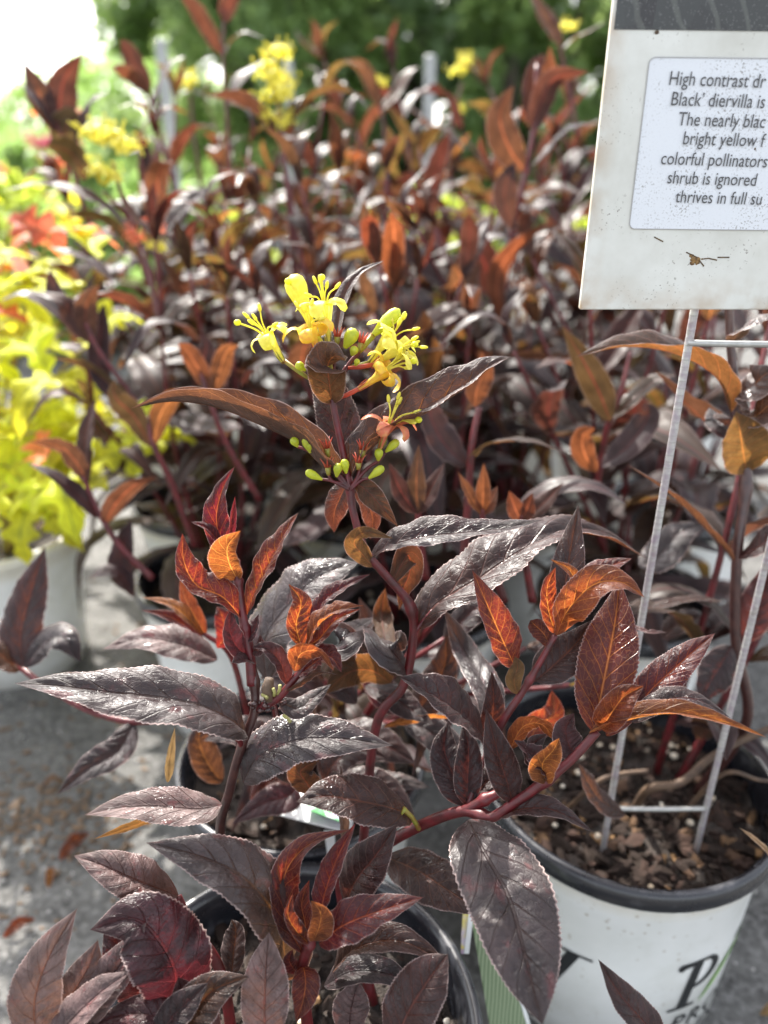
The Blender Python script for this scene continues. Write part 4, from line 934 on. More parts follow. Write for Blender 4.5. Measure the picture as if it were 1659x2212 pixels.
# ================================================================== SIGN
SY = .312
SG = thing('garden_sign', (.155, SY, .134), 'weathered white plastic plant sign with printed description on a two legged wire stake', 'sign')
def sign_mat():
    t = NT('sign_white'); tc = t.n('TexCoord').outputs['Object']
    n = t.noise(tc, 22, 5, .65); f = t.noise(tc, 900, 2, .5); f2 = t.noise(tc, 60, 3)
    c = t.mix(t.rng(n, .38, .68), (.67, .68, .64), (.52, .52, .47))
    c = t.mix(t.math('MULTIPLY', t.rng(f, .64, .70), t.rng(f2, .48, .66, 0, .8)), c, (.16, .14, .11))
    sp = t.n('SeparateXYZ'); t.l(tc, sp.inputs[0])
    ed = t.math('ADD', t.rng(t.math('ABSOLUTE', sp.outputs[0]), .068, .076), t.rng(sp.outputs[2], .014, .0))
    c = t.mix(t.math('MULTIPLY', ed, t.rng(t.noise(tc, 90, 4), .4, .65, 0, .55)), c, (.42, .30, .19))
    pb = t.pbsdf(Base_Color=c, Roughness=.32); t.l(t.bump(n, .1, .0005), pb.inputs['Normal']); t.l(pb.outputs[0], t.out.inputs[0]); return t.m
def sticker_mat():
    t = NT('sticker_white'); tc = t.n('TexCoord').outputs['Object']
    f = t.noise(tc, 1300, 2, .5); f2 = t.noise(tc, 50, 4, .65)
    c = t.mix(t.math('MULTIPLY', t.rng(f, .56, .66), t.rng(f2, .46, .62, .05, .9)), (.68, .71, .75), (.25, .24, .23))
    pb = t.pbsdf(Base_Color=c, Roughness=.55); t.l(pb.outputs[0], t.out.inputs[0]); return t.m
def photo_mat():
    t = NT('printed_photo'); tc = t.n('TexCoord').outputs['Object']
    mp = t.n('Mapping'); t.l(tc, mp.inputs['Vector']); mp.inputs['Rotation'].default_value = (0, R(25), 0)
    wv = t.n('TexWave'); t.l(mp.outputs[0], wv.inputs['Vector']); wv.inputs['Scale'].default_value = 26; wv.inputs['Distortion'].default_value = 7; wv.inputs['Detail'].default_value = 3
    vo = t.n('TexVoronoi'); t.l(mp.outputs[0], vo.inputs['Vector']); vo.inputs['Scale'].default_value = 75; vo.inputs['Randomness'].default_value = 1
    sp = t.n('SeparateXYZ'); t.l(vo.outputs['Color'], sp.inputs[0])
    c = t.mix(sp.outputs[0], (.010, .008, .010), (.030, .034, .033)); c = t.mix(t.rng(wv.outputs['Fac'], .90, .99, 0, .35), c, (.14, .15, .13))
    c = t.mix(t.math('MULTIPLY', t.rng(t.noise(tc, 1200, 2), .62, .68), .25), c, (.3, .3, .3))
    pb = t.pbsdf(Base_Color=c, Roughness=.25); t.l(pb.outputs[0], t.out.inputs[0]); return t.m
SL, SR, SB, ST = .0795, .2315, .4475, .640
th = .0032
m = MB(); bm = bmesh.new()
m.box(((SL + SR) / 2, SY - th / 2 - .002, (SB + ST) / 2), (SR - SL, th, ST - SB))
pan = m.build('sign_panel', sign_mat(), SG, org=((SL + SR) / 2, SY, SB), smooth=False)
bv = pan.modifiers.new('b', 'BEVEL'); bv.width = .0006; bv.segments = 2
yf = SY - .002 - th
def sgn(x, y):
    """picture point -> point on the sign's front plane"""
    d = (x - 829.5) / 1597 * cx + (1106 - y) / 1597 * cu + cf
    return CAM + d * ((yf - CAM.y) / d.y)
top = sgn(1300, 64).z
def flat(name, pts2, y, mat, parent, th=.0002):
    m = MB(); k = len(pts2); m.add([(x, y, z) for x, z in pts2] + [(x, y + th, z) for x, z in pts2], [tuple(range(k))] + [(i, k + i, k + (i + 1) % k, (i + 1) % k) for i in range(k)])
    return m.build(name, mat, parent, org=(SL + .076, SY, SB), smooth=False)
flat('printed_photo', [(SL + .0012, top), (SR - .0012, top - .0015), (SR - .0012, ST - .001), (SL + .0012, ST - .001)], yf - .0003, photo_mat(), pan)
a = sgn(1403, 124); b = sgn(1358, 494); x0, x1 = (a.x + b.x) / 2, SL + SR - (a.x + b.x) / 2; z0, z1 = b.z, a.z; rr = .0022
rc = []
for cxx, czz, a0 in ((x1 - rr, z1 - rr, 0), (x0 + rr, z1 - rr, 90), (x0 + rr, z0 + rr, 180), (x1 - rr, z0 + rr, 270)):
    rc += [(cxx + rr * math.cos(R(a0 + 90 * i / 6)), czz + rr * math.sin(R(a0 + 90 * i / 6))) for i in range(7)]
dx, dz = b.x - a.x, 0
rc = [(x + (b.x - a.x) * ((z1 - z) / (z1 - z0) - .5), z - .010 * (x - x0)) for x, z in rc]
stk = flat('description_label', rc, yf - .0003, sticker_mat(), pan)
rim2 = MB(); rim2.tube([(x, yf - .0004, z) for x, z in rc + rc[:1]], .00018, 5); rim2.build('label_border', simple('label_border', (.42, .42, .42), None, 10, .5), pan)
INK = simple('ink_dark', (.045, .045, .05), (.10, .10, .10), 900, .55)
lines = [('High contrast dr', 'ama of ‘Kodiak', 1441, 184), ('Black’ diervilla is', ' striking.', 1445, 228), ('The nearly blac', 'k', 1461, 271), ('bright yellow f', '', 1471, 312), ('colorful pollinators', '', 1424, 355), ('shrub is ignored', '', 1438, 396), ('thrives in full su', 'n', 1456, 437)]
# only the part of each line that the photograph shows is written out
ends = {0: 'dr', 1: 'is', 2: 'blac', 3: 'f', 4: 'pollinators', 5: 'ignored', 6: 'su'}
for i, (s, _, px, py) in enumerate(lines):
    me = text_mesh(s, .0063, space=1.0)
    me.materials.clear(); me.materials.append(INK); me.name = 'lettering'
    o = bpy.data.objects.new('lettering', me); col.objects.link(o); o.parent = pan
    p = sgn(px, py)
    o.location = Vector((p.x, yf - .0008, p.z)) - Vector((SL + .076, SY, SB))
    o.rotation_euler = (R(90), R(1.6), 0); o.scale = (.83, 1, 1)
# rust stain and scratches
m = MB(); rg = random.Random(2)
for k in range(16):
    c0 = sgn(1500 + rg.gauss(0, 7), 563 + rg.gauss(0, 5)); s = rg.uniform(.0004, .0013)
    m.ball((c0.x, yf - .0001, c0.z), s, 7, (1, .25, .8), None, .3, rg)
m.build('stain', simple('rust_stain', (.10, .05, .02), (.30, .18, .06), 700, .7), pan)
m = MB()
for pts in (((1482, 545), (1505, 556), (1520, 575)), ((1515, 560), (1530, 558), (1548, 562)), ((1550, 556), (1575, 556)), ((1413, 512), (1432, 522))):
    pw = [sgn(*c) for c in pts]; pw = [Vector((v.x, yf - .0001, v.z)) for v in pw]
    if len(pw) == 2: pw.insert(1, pw[0].lerp(pw[1], .5))
    m.tube(pw, .00025, 5)
m.ball((sgn(1630, 322).x, yf, sgn(1630, 322).z), .0006, 6); m.ball((sgn(1418, 70).x, yf, sgn(1418, 70).z), .0009, 7, (1, .4, .8), None, .3, rg)
m.build('debris', simple('debris_brown', (.16, .10, .04), (.06, .04, .03), 500, .8), pan)
# wire stake
LX, RX = .1285, .1835
t = NT('ridged_wire'); tc = t.n('TexCoord'); sp = t.n('SeparateXYZ'); t.l(tc.outputs['Object'], sp.inputs[0])
wv = t.math('SINE', t.math('MULTIPLY', sp.outputs[2], 2050.)); nz = t.noise(tc.outputs['Object'], 220, 4, .65)
cc = t.mix(t.rng(nz, .35, .7), (.36, .31, .35), (.54, .55, .51))
cc = t.mix(t.math('MULTIPLY', t.rng(wv, .7, 1., 0, .4), t.rng(nz, .4, .55)), cc, (.20, .20, .18)); cc = t.mix(t.rng(t.noise(tc.outputs['Object'], 60, 4, .7), .56, .70, 0, .6), cc, (.20, .13, .08))
pb = t.pbsdf(Base_Color=cc, Roughness=.45, Metallic=.35); t.l(t.bump(wv, .12, .0003), pb.inputs['Normal']); t.l(pb.outputs[0], t.out.inputs[0]); RW = t.m
for xb, yb, xt in ((.1282, .309, LX), (.1830, .309, RX)):
    m = MB(); n = 260
    ps, rs = [], []
    for i in range(n + 1):
        z = .105 + (.585 - .105) * i / n; f = i / n
        ps.append(Vector((xb + (xt - xb) * f, yb + (SY + .0005 - yb) * min(1, (z - .105) / .335), z))); rs.append(.00172 + .00004 * math.sin(i * 1.9) * math.sin(i * .13))
    m.tube(ps, rs, 12); m.build('leg', RW, SG)
for zz, yy_ in ((.1700, .3100), (.433, .3122)):
    m = MB(); ps = [Vector((.1275 + (.0565 + (.03 if zz > .3 else 0)) * i / 12, yy_ - .0005, zz - .0006 * math.sin(i / 12 * math.pi))) for i in range(13)]
    m.tube(ps, .0014, 12); m.build('crossbar', simple('bar_bright', (.46, .46, .44), (.34, .34, .32), 200, .35, metal=.5), SG)

# ================================================================== ROWS OF SHRUBS BEHIND
rowdef = [
 # x, y, seed, h, label, flowers
 (-.150, .600, 21, .27, 'potted purple shrub with red forked shoots right beside the lime green shrub'),
 (.030, .560, 22, .27, 'potted purple shrub directly behind the pale leaved second pot'),
 (.215, .560, 23, .30, 'potted purple shrub behind the lower edge of the white sign, olive undersides showing'),
 (-.205, .770, 24, .34, 'tall potted shrub with yellow flowers leaning over the lime green leaves'),
 (-.035, .755, 25, .33, 'potted purple shrub behind the central yellow flowers, dense with weathered leaves'),
 (.135, .745, 26, .31, 'potted purple shrub between the centre flowers and the sign, with orange shoots'),
 (.335, .760, 27, .30, 'potted purple shrub mostly hidden behind the white sign'),
 (-.29, .980, 28, .36, 'tall shrub with red forked tips standing against the bright sky'),
 (-.12, .940, 29, .35, 'tall shrub with yellow flower heads just left of centre, in front of the trees'),
 (.095, .950, 30, .33, 'blurred purple shrub in the third row, near the taller grey stake'),
 (.315, .960, 31, .34, 'tall shrub with large reddish leaves left of the sign edge'),
 (-.22, 1.18, 32, .35, 'blurred shrub in the fourth row, behind the yellow flowered one'),
 (.02, 1.17, 33, .32, 'blurred shrub in the fourth row in front of the yellow green hostas'),
 (.26, 1.18, 34, .35, 'blurred shrub in the fourth row with a yellow flower head on top'),
 (.50, 1.20, 35, .35, 'blurred shrub in the fourth row behind the upper part of the sign'),
 (-.10, 1.42, 36, .31, 'backmost blurred shrub on the left of its row'),
 (.16, 1.42, 37, .31, 'backmost blurred shrub in the middle of its row'),
 (.42, 1.42, 38, .31, 'backmost blurred shrub on the right of its row'),
]
roots = {}
for x, y, sd, h, lab in rowdef:
    roots[sd] = auto_shrub(x, y, sd, lab, h=h, nst=9 if y < 1 else 7)

def to_px(p):
    d = Vector(p) - CAM; z = d.dot(cf); return 829.5 + 1597 * d.dot(cx) / z, 1106 - 1597 * d.dot(cu) / z
def accent_stem(root, pts, ds, r0=.0024, r1=.0014): stem(root, pts, ds, r0, r1, n=8)
def fl(root, kind, pts, d, w, n, fold=22, n2=None): return fleaf(root, kind, pts, d, w, n, fold, mats=B, n2=n2, nu=24, nv=3, quilt=.02)
r = roots[21]
accent_stem(r, [(400, 1120), (350, 1000), (300, 880), (215, 760), (185, 700)], [.58, .56, .55, .54, .54])
fl(r, 'young', [(190, 740), (160, 690), (135, 650), (70, 630)], .54 * 1.0 and [.54, .54, .535, .53], 60, (.2, .7, .6))
fl(r, 'young', [(195, 740), (185, 690), (190, 650), (215, 615)], [.54, .54, .54, .54], 56, (-.3, .1, -.9))
fl(r, 'old', [(180, 735), (135, 670), (115, 620), (108, 580)], [.54, .545, .55, .55], 44, (.5, .2, .8))
fl(r, 'old', [(190, 740), (130, 680), (60, 635), (0, 650)], [.545, .54, .535, .53], 50, (.1, .85, .5))
fl(r, 'old', [(235, 860), (215, 790), (218, 710), (225, 655)], [.55, .55, .55, .55], 52, (.1, .2, .95))
fl(r, 'olive', [(320, 960), (270, 870), (200, 800), (110, 770)], [.56, .55, .545, .54], 60, (.1, .8, -.4))
accent_stem(r, [(330, 1250), (260, 1180), (215, 1110), (180, 1030)], [.50, .495, .49, .49])
fl(r, 'young', [(190, 1045), (165, 1000), (130, 965), (70, 955)], [.49, .487, .485, .483], 62, (.2, .6, -.7))
fl(r, 'young', [(190, 1045), (185, 980), (190, 920), (208, 860)], [.49, .492, .494, .496], 56, (-.4, .1, .85))
fl(r, 'old', [(215, 1120), (180, 1080), (120, 1030), (60, 1000)], [.49, .487, .484, .482], 52, (.2, .8, .5))
fl(r, 'young', [(225, 1135), (250, 1090), (290, 1050), (340, 1030)], [.49, .49, .49, .49], 56, (-.2, .7, -.5))
fl(r, 'old', [(285, 1280), (262, 1230), (270, 1170), (285, 1120)], [.50, .50, .50, .50], 60, (0, .2, .95))
fl(r, 'old', [(290, 1290), (260, 1240), (220, 1235), (190, 1250)], [.50, .495, .49, .49], 50, (.1, .8, .5))
r = roots[22]
accent_stem(r, [(560, 1080), (490, 960), (455, 870), (430, 790)], [.52, .50, .49, .49])
fl(r, 'bright', [(455, 850), (430, 800), (405, 760), (385, 740)], [.49, .488, .486, .485], 50, (.2, .3, -.9))
fl(r, 'bright', [(462, 850), (475, 800), (490, 760), (515, 745)], [.49, .49, .49, .49], 48, (-.2, .3, -.9))
fl(r, 'young', [(450, 850), (440, 790), (446, 750), (440, 720)], [.492, .494, .496, .498], 44, (0, .3, .9))
accent_stem(r, [(420, 1180), (370, 1040), (330, 960), (320, 900)], [.53, .51, .50, .50])
fl(r, 'olive', [(325, 965), (290, 900), (250, 860), (245, 820)], [.50, .498, .496, .495], 60, (.2, .3, -.9))
fl(r, 'bright', [(330, 965), (345, 900), (370, 860), (385, 840)], [.50, .50, .50, .50], 50, (-.2, .2, -.9))
accent_stem(r, [(1000, 1250), (1010, 1100), (1020, 960), (1035, 880)], [.46, .45, .44, .44], .0026, .0018)
fl(r, 'bright', [(1025, 880), (1030, 840), (1045, 800), (1040, 760)], [.44, .438, .437, .437], 60, (.3, .2, -.9))
fl(r, 'olive', [(1008, 1000), (1060, 960), (1150, 955), (1240, 990)], [.445, .435, .430, .428], 56, (0, .9, .2))
fl(r, 'old', [(1010, 1010), (960, 960), (930, 900), (925, 840)], [.445, .445, .445, .445], 90, (.4, .3, .85))
accent_stem(r, [(920, 1250), (905, 1150), (905, 1060)], [.42, .41, .405])
for tp in (((840, 1000), 52, (.4, .4, .8)), ((905, 960), 46, (-.4, .2, .9)), ((960, 1000), 52, (-.4, .5, .7))):
    fl(r, 'young', [(902, 1110), ((902 + tp[0][0]) / 2 - 4, (1110 + tp[0][1]) / 2 + 8), tp[0]], [.405, .403, .401], tp[1], tp[2])
accent_stem(r, [(1090, 1300), (1050, 1180), (1042, 1100)], [.42, .41, .405])
for tp in (((990, 1020), 40, (.4, .4, .8)), ((1045, 1000), 36, (-.1, .2, .9)), ((1075, 1050), 40, (-.4, .5, .7))):
    fl(r, 'bright', [(1042, 1110), ((1042 + tp[0][0]) / 2, (1110 + tp[0][1]) / 2 + 6), tp[0]], [.405, .403, .401], tp[1], tp[2])
accent_stem(r, [(1150, 1300), (1130, 1180), (1125, 1110)], [.42, .41, .405])
for tp, kd in (((1100, 1060), 'bright'), ((1150, 1065), 'bright'), ((1218, 1042), 'young')):
    fl(r, kd, [(1125, 1125), ((1125 + tp[0]) / 2, (1125 + tp[1]) / 2 + 6), tp], [.405, .403, .401], 42, (-.2, .4, .8))
fl(r, 'old', [(1100, 1130), (1180, 1060), (1280, 1050), (1355, 1090)], [.44, .43, .42, .42], 70, (0, .8, .5))
r = roots[23]
accent_stem(r, [(1290, 1050), (1310, 930), (1340, 850), (1362, 760)], [.50, .48, .47, .47])
fl(r, 'olive', [(1318, 910), (1295, 850), (1260, 780), (1215, 705)], [.47, .468, .466, .465], 70, (.3, .3, -.9))
fl(r, 'olive', [(1325, 905), (1370, 860), (1420, 820), (1460, 810)], [.47, .468, .466, .465], 56, (-.3, .7, .5))
fl(r, 'bright', [(1290, 1020), (1262, 980), (1260, 940), (1285, 925)], [.46, .455, .452, .450], 56, (.1, .2, -.95))
fl(r, 'old', [(1300, 1010), (1360, 960), (1400, 900), (1390, 870)], [.46, .458, .457, .456], 70, (-.3, .4, .8))
r = roots[25]
accent_stem(r, [(690, 700), (650, 560), (625, 420), (608, 300), (600, 240)], [.70, .70, .70, .70, .70], .003, .0018)
r = roots[24]
far_flowers(r, P(215, 315, .64), .95, 'y', 1); far_flowers(r, P(262, 335, .64), 1.0, 'y', 2); far_flowers(r, P(222, 405, .63), .95, 'y', 3)
accent_stem(r, [(320, 620), (290, 500), (262, 420), (245, 350)], [.66, .65, .64, .64])
accent_stem(r, [(285, 480), (250, 440), (222, 415)], [.65, .64, .635])
fl(r, 'old', [(300, 520), (220, 440), (110, 400), (5, 412)], [.64, .62, .61, .60], 62, (.1, .85, .5))
fl(r, 'olive', [(300, 560), (250, 490), (190, 465), (140, 468)], [.63, .62, .615, .61], 44, (.1, .85, -.3))
fl(r, 'old', [(340, 520), (380, 470), (420, 430), (455, 400)], [.64, .64, .64, .64], 60, (-.4, .3, .85))
fl(r, 'old', [(250, 610), (200, 570), (150, 545), (110, 535)], [.58, .575, .57, .57], 54, (.1, .8, .5))
r = roots[28]
accent_stem(r, [(190, 480), (150, 340), (125, 275)], [.66, .655, .65])
fl(r, 'young', [(118, 285), (90, 220), (80, 190), (50, 130)], [.65, .648, .646, .645], 68, (.5, .2, .85))
fl(r, 'young', [(125, 285), (130, 220), (140, 170), (178, 115)], [.65, .652, .654, .655], 72, (-.4, .2, -.85))
fl(r, 'old', [(120, 290), (85, 230), (50, 190), (0, 168)], [.65, .64, .635, .63], 44, (.2, .85, .4))
fl(r, 'olive', [(150, 330), (140, 290), (150, 260), (175, 270)], [.655, .65, .65, .65], 80, (0, .2, -.95))
fl(r, 'old', [(160, 320), (180, 260), (200, 220), (235, 200)], [.65, .65, .65, .65], 56, (-.5, .4, .75))
fl(r, 'olive', [(185, 390), (160, 340), (130, 320), (100, 318)], [.65, .645, .64, .64], 70, (.1, .7, -.6))
accent_stem(r, [(380, 420), (340, 270), (320, 190)], [.75, .74, .73])
fl(r, 'young', [(325, 200), (300, 160), (275, 110), (260, 85)], [.73, .73, .73, .73], 50, (.4, .2, -.85))
fl(r, 'old', [(335, 240), (345, 190), (370, 140), (400, 122)], [.73, .73, .73, .73], 44, (-.6, .4, .6))
fl(r, 'young', [(325, 205), (290, 170), (262, 155), (240, 148)], [.73, .725, .72, .72], 42, (.1, .8, -.5))
r = roots[29]
far_flowers(r, P(590, 190, .70), 1.15, 'y', 2); far_flowers(r, P(608, 130, .70), .75, 'y', 1); far_flowers(r, P(600, 225, .70), 1.0, 'y', 4)
far_flowers(r, P(580, 275, .70), .7, 'y', 3); far_flowers(r, P(620, 280, .70), .7, 'y', 5)
accent_stem(r, [(640, 620), (625, 460), (612, 330), (600, 200)], [.74, .72, .71, .70], .003, .0018)
far_flowers(r, P(410, 200, .88), .95, 'y', 6); accent_stem(r, [(440, 430), (420, 300), (412, 210)], [.9, .89, .88])
fl(r, 'old', [(600, 290), (550, 230), (500, 208), (445, 206)], [.70, .69, .685, .68], 46, (.1, .85, -.2))
fl(r, 'olive', [(612, 290), (680, 205), (750, 195), (800, 240)], [.70, .69, .685, .68], 62, (-.1, .85, .2))
fl(r, 'old', [(610, 260), (640, 230), (660, 220), (690, 230)], [.70, .70, .70, .70], 44, (-.2, .5, .8))
fl(r, 'olive', [(625, 420), (540, 430), (490, 440), (450, 430)], [.71, .69, .68, .68], 56, (.1, .85, .2))
fl(r, 'old', [(630, 500), (690, 430), (760, 420), (830, 450)], [.71, .70, .69, .69], 60, (-.1, .85, .3))
accent_stem(r, [(500, 420), (490, 250), (482, 130), (485, 20)], [.78, .77, .76, .75], .0019, .0013)
fl(r, 'young', [(482, 120), (450, 70), (420, 20), (380, -20)], [.76, .755, .75, .75], 48, (.4, .5, -.6))
fl(r, 'old', [(485, 122), (500, 90), (530, 72), (572, 84)], [.76, .755, .75, .75], 40, (-.2, .8, .5))
fl(r, 'young', [(486, 50), (490, 20), (505, -10), (520, -30)], [.75, .75, .75, .75], 40, (-.4, .2, -.8))
fl(r, 'olive', [(490, 230), (520, 170), (560, 140), (600, 130)], [.77, .77, .78, .78], 56, (-.3, .6, .6))
r = roots[30]
accent_stem(r, [(840, 420), (830, 280), (815, 190)], [.9, .88, .87])
far_flowers(r, P(822, 190, .87), .5, 'y', 3)
fl(r, 'young', [(820, 230), (800, 180), (780, 145), (745, 130)], [.87, .87, .87, .87], 40, (.2, .7, -.6))
fl(r, 'young', [(822, 240), (850, 210), (880, 160), (905, 145)], [.87, .87, .87, .87], 36, (-.3, .5, .7))
r = roots[31]
accent_stem(r, [(1080, 660), (1110, 480), (1135, 380), (1155, 260), (1160, 140)], [.66, .64, .63, .62, .62], .0032, .0018)
fl(r, 'young', [(1135, 370), (1100, 320), (1080, 250), (1108, 185)], [.63, .62, .615, .612], 76, (.1, .1, -.98))
fl(r, 'young', [(1150, 285), (1170, 220), (1200, 170), (1270, 155)], [.62, .615, .612, .61], 62, (-.3, .5, -.7))
fl(r, 'bright', [(1155, 280), (1175, 200), (1190, 150), (1188, 100)], [.62, .62, .62, .62], 52, (-.4, .1, -.9))
fl(r, 'old', [(1152, 280), (1150, 210), (1160, 150), (1175, 115)], [.625, .63, .63, .63], 60, (.3, .2, .9))
fl(r, 'maroon' if 'maroon' in B else 'old', [(1140, 370), (1180, 330), (1230, 280), (1290, 265)], [.63, .62, .61, .605], 60, (-.2, .7, .5))
fl(r, 'old', [(1110, 500), (1090, 440), (1095, 390), (1112, 350)], [.64, .63, .625, .62], 62, (.1, .2, .95))
fl(r, 'old', [(1120, 480), (1160, 430), (1210, 410), (1260, 425)], [.64, .63, .62, .62], 54, (-.1, .8, .4))
fl(r, 'bright', [(1080, 690), (1075, 600), (1110, 540), (1180, 480)], [.62, .61, .605, .60], 54, (-.3, .5, -.7))
fl(r, 'young', [(1070, 650), (1050, 580), (1030, 520), (1040, 490)], [.63, .62, .615, .61], 64, (.3, .2, -.9))
accent_stem(r, [(1250, 300), (1220, 150), (1190, 30)], [.8, .79, .78])
fl(r, 'young', [(1212, 100), (1190, 60), (1160, 10), (1140, -20)], [.78, .78, .78, .78], 52, (.3, .3, .9))
fl(r, 'young', [(1215, 110), (1240, 85), (1270, 70), (1310, 45)], [.78, .775, .77, .77], 40, (-.2, .8, .4))
far_flowers(r, P(1225, 70, .8), .6, 'y', 4)
r = roots[34]
far_flowers(r, P(1000, 165, 1.0), 1.1, 'y', 5); far_flowers(r, P(990, 245, 1.0), .6, 'y', 1)
accent_stem(r, [(970, 400), (975, 270), (998, 180)], [1.02, 1.01, 1.0])
r = roots[21]
far_flowers(r, P(290, 528, .62), .62, 's', 2); far_flowers(r, P(330, 515, .62), .62, 's', 3); far_flowers(r, P(340, 545, .62), .5, 'y', 1)
accent_stem(r, [(345, 700), (325, 600), (310, 530)], [.6, .61, .62])

for i, (px, py, d, rk) in enumerate(((380, 215, .85, 28), (700, 215, .82, 29), (765, 280, .92, 30), (850, 150, .95, 30), (905, 320, .82, 26), (1000, 290, .88, 31), (1055, 190, .95, 31), (540, 320, .80, 24), (300, 330, .82, 28), (1205, 320, .78, 31),
                                  (650, 400, .66, 25), (780, 450, .66, 26), (905, 500, .62, 26), (470, 500, .64, 24), (1000, 600, .58, 22), (560, 640, .58, 22), (810, 680, .57, 22), (1150, 560, .62, 23), (1230, 230, 1.0, 34), (460, 260, .98, 32), (1110, 760, .52, 23), (700, 130, 1.05, 33))):
    r = roots[rk]; tip = P(px, py, d); c = r.matrix_basis.translation
    auto_stem(r, (c.x + .02 * math.cos(i), c.y + .02 * math.sin(i), .134), tip, 7000 + i, L=.118 if d < .9 else .13, gap=.055, start=.5, kinds=('old', 'olive', 'olive', 'old', 'young'), top='young' if i % 3 == 0 else 'old', r0=.0028)

# ================================================================== LIME GREEN SHRUB at the left
GX, GY = -.405, .690
Gs = thing('potted_shrub', (GX, GY, 0), 'bright lime green lobed leaved shrub in a white pot at the left edge', 'shrub')
make_pot(Gs, GX, GY, seed=50, chips=40, rt=.082, rb=.066, rimmat=POT)
rg = random.Random(77); n = 0
for k in range(6):
    an = rg.uniform(0, 6.28); ou = rg.uniform(.03, .20)
    base = Vector((GX + .012 * math.cos(an), GY + .012 * math.sin(an), .132)); tip = base + Vector((ou * math.cos(an), ou * math.sin(an) * .7 - .03, rg.uniform(.12, .40)))
    stem(Gs, None, None, .0022, .0012, world=[base, base.lerp(tip, .5) + Vector((0, 0, .03)), tip], mat=OVA, n=6)
    for i in range(8):
        u = .25 + .75 * i / 7; p = base.lerp(tip, u) + Vector((0, 0, .12 * u * (1 - u)))
        a2 = rg.uniform(0, 6.28) if rg.random() < .5 else rg.uniform(math.pi, 2 * math.pi); d = Vector((math.cos(a2), math.sin(a2), rg.uniform(-.25, .5)))
        if n < 45: far_leaf(Gs, p, d, Vector((rg.uniform(-.4, .4), rg.uniform(-.7, .2), 1)), rg.uniform(.05, .08), 'coral' if i == 7 and k % 3 == 0 else 'lime', rg.randrange(6)); n += 1
G2 = thing('potted_shrub', (-.60, .98, 0), 'second lime green shrub with coral tips, behind the first one at the left edge', 'shrub')
make_pot(G2, -.60, .98, seed=51, chips=30)
n = 0
for k in range(9):
    an = rg.uniform(0, 6.28); ou = rg.uniform(.02, .20)
    base = Vector((-.60, .98, .132)); tip = base + Vector((ou * math.cos(an) + .03, ou * math.sin(an), rg.uniform(.2, .42)))
    stem(G2, None, None, .0022, .0012, world=[base, base.lerp(tip, .5) + Vector((0, 0, .03)), tip], mat=OVA, n=6)
    for i in range(8):
        u = .3 + .7 * i / 7; p = base.lerp(tip, u); a2 = rg.uniform(0, 6.28); d = Vector((math.cos(a2), math.sin(a2), rg.uniform(-.2, .5)))
        if n < 96: far_leaf(G2, p, d, Vector((rg.uniform(-.4, .4), rg.uniform(-.7, .2), 1)), rg.uniform(.055, .09), 'coral' if i >= 6 and k % 2 == 0 else 'lime', rg.randrange(6)); n += 1

for i, (px, py, d) in enumerate(((20, 470, .70), (110, 500, .68), (215, 560, .66), (60, 700, .66), (170, 830, .62), (90, 930, .62), (270, 900, .64), (20, 1010, .62), (290, 1030, .60), (160, 1060, .60), (-40, 600, .68), (240, 700, .66))):
    tip = P(px, py, d); base = Vector((GX + .01, GY - .01, .132))
    cps = [base, base.lerp(tip, .5) + Vector((0, 0, .05)), tip]
    stem(Gs, None, None, .0020, .0011, world=cps, mat=OVA, n=6)
    for k in range(4):
        u = 1 - .13 * k; p = catmull(cps, u); a2 = k * 2.4 + i; dd = Vector((math.cos(a2), math.sin(a2) * .7 - .2, rg.uniform(-.45, .35)))
        far_leaf(Gs, p, dd, Vector((rg.uniform(-.3, .3), rg.uniform(-.9, .1), .8)), rg.uniform(.050, .078), 'coral' if k == 0 and i in (0, 1, 3, 5, 10) else 'lime', rg.randrange(6))

for k, (px, py) in enumerate(((10, 1080), (70, 1110), (130, 1090), (185, 1060), (-30, 1120), (100, 1050))):
    p = P(px, py - 40, .60 + .01 * (k % 3)); far_leaf(Gs, p, cf * -.3 - cu + cx * (.3 * (k % 3 - 1)), Vector((0, -1, .3)), .06, 'lime', k)

# ================================================================== GREY STAKES
ST_M = simple('stake_grey', (.42, .44, .43), (.34, .35, .35), 60, .5, metal=.2)
for px, py0, py1, d, lab in ((930, 125, 300, 1.55, 'pale grey upright stake in front of the trees, right of centre'), (345, 90, 330, 1.6, 'pale grey upright stake at the left, behind the red tipped shrub'), (622, 135, 260, 1.9, 'short grey stake hidden behind the topmost yellow flower head')):
    tp = P(px, py0, d); o = thing('plant_stake', (tp.x, tp.y, 0), lab, 'stake', 'grey stakes among the shrub rows')
    m = MB(); hw = .011; h = tp.z
    m.add([(tp.x - hw, tp.y - .002, 0), (tp.x + hw, tp.y - .002, 0), (tp.x + hw, tp.y - .002, h), (tp.x - hw, tp.y - .002, h),
           (tp.x - hw, tp.y + .014, 0), (tp.x + hw, tp.y + .014, 0), (tp.x + hw, tp.y + .014, h), (tp.x - hw, tp.y + .014, h)],
          [(0, 1, 2, 3), (5, 4, 7, 6), (4, 0, 3, 7), (1, 5, 6, 2), (3, 2, 6, 7), (4, 5, 1, 0)])
    m.build('post', ST_M, o, smooth=False)
    m = MB(); m.ball((tp.x, tp.y + .006, h + .001), hw * 1.15, 8, (1, .9, .45)); m.build('cap', ST_M, o)

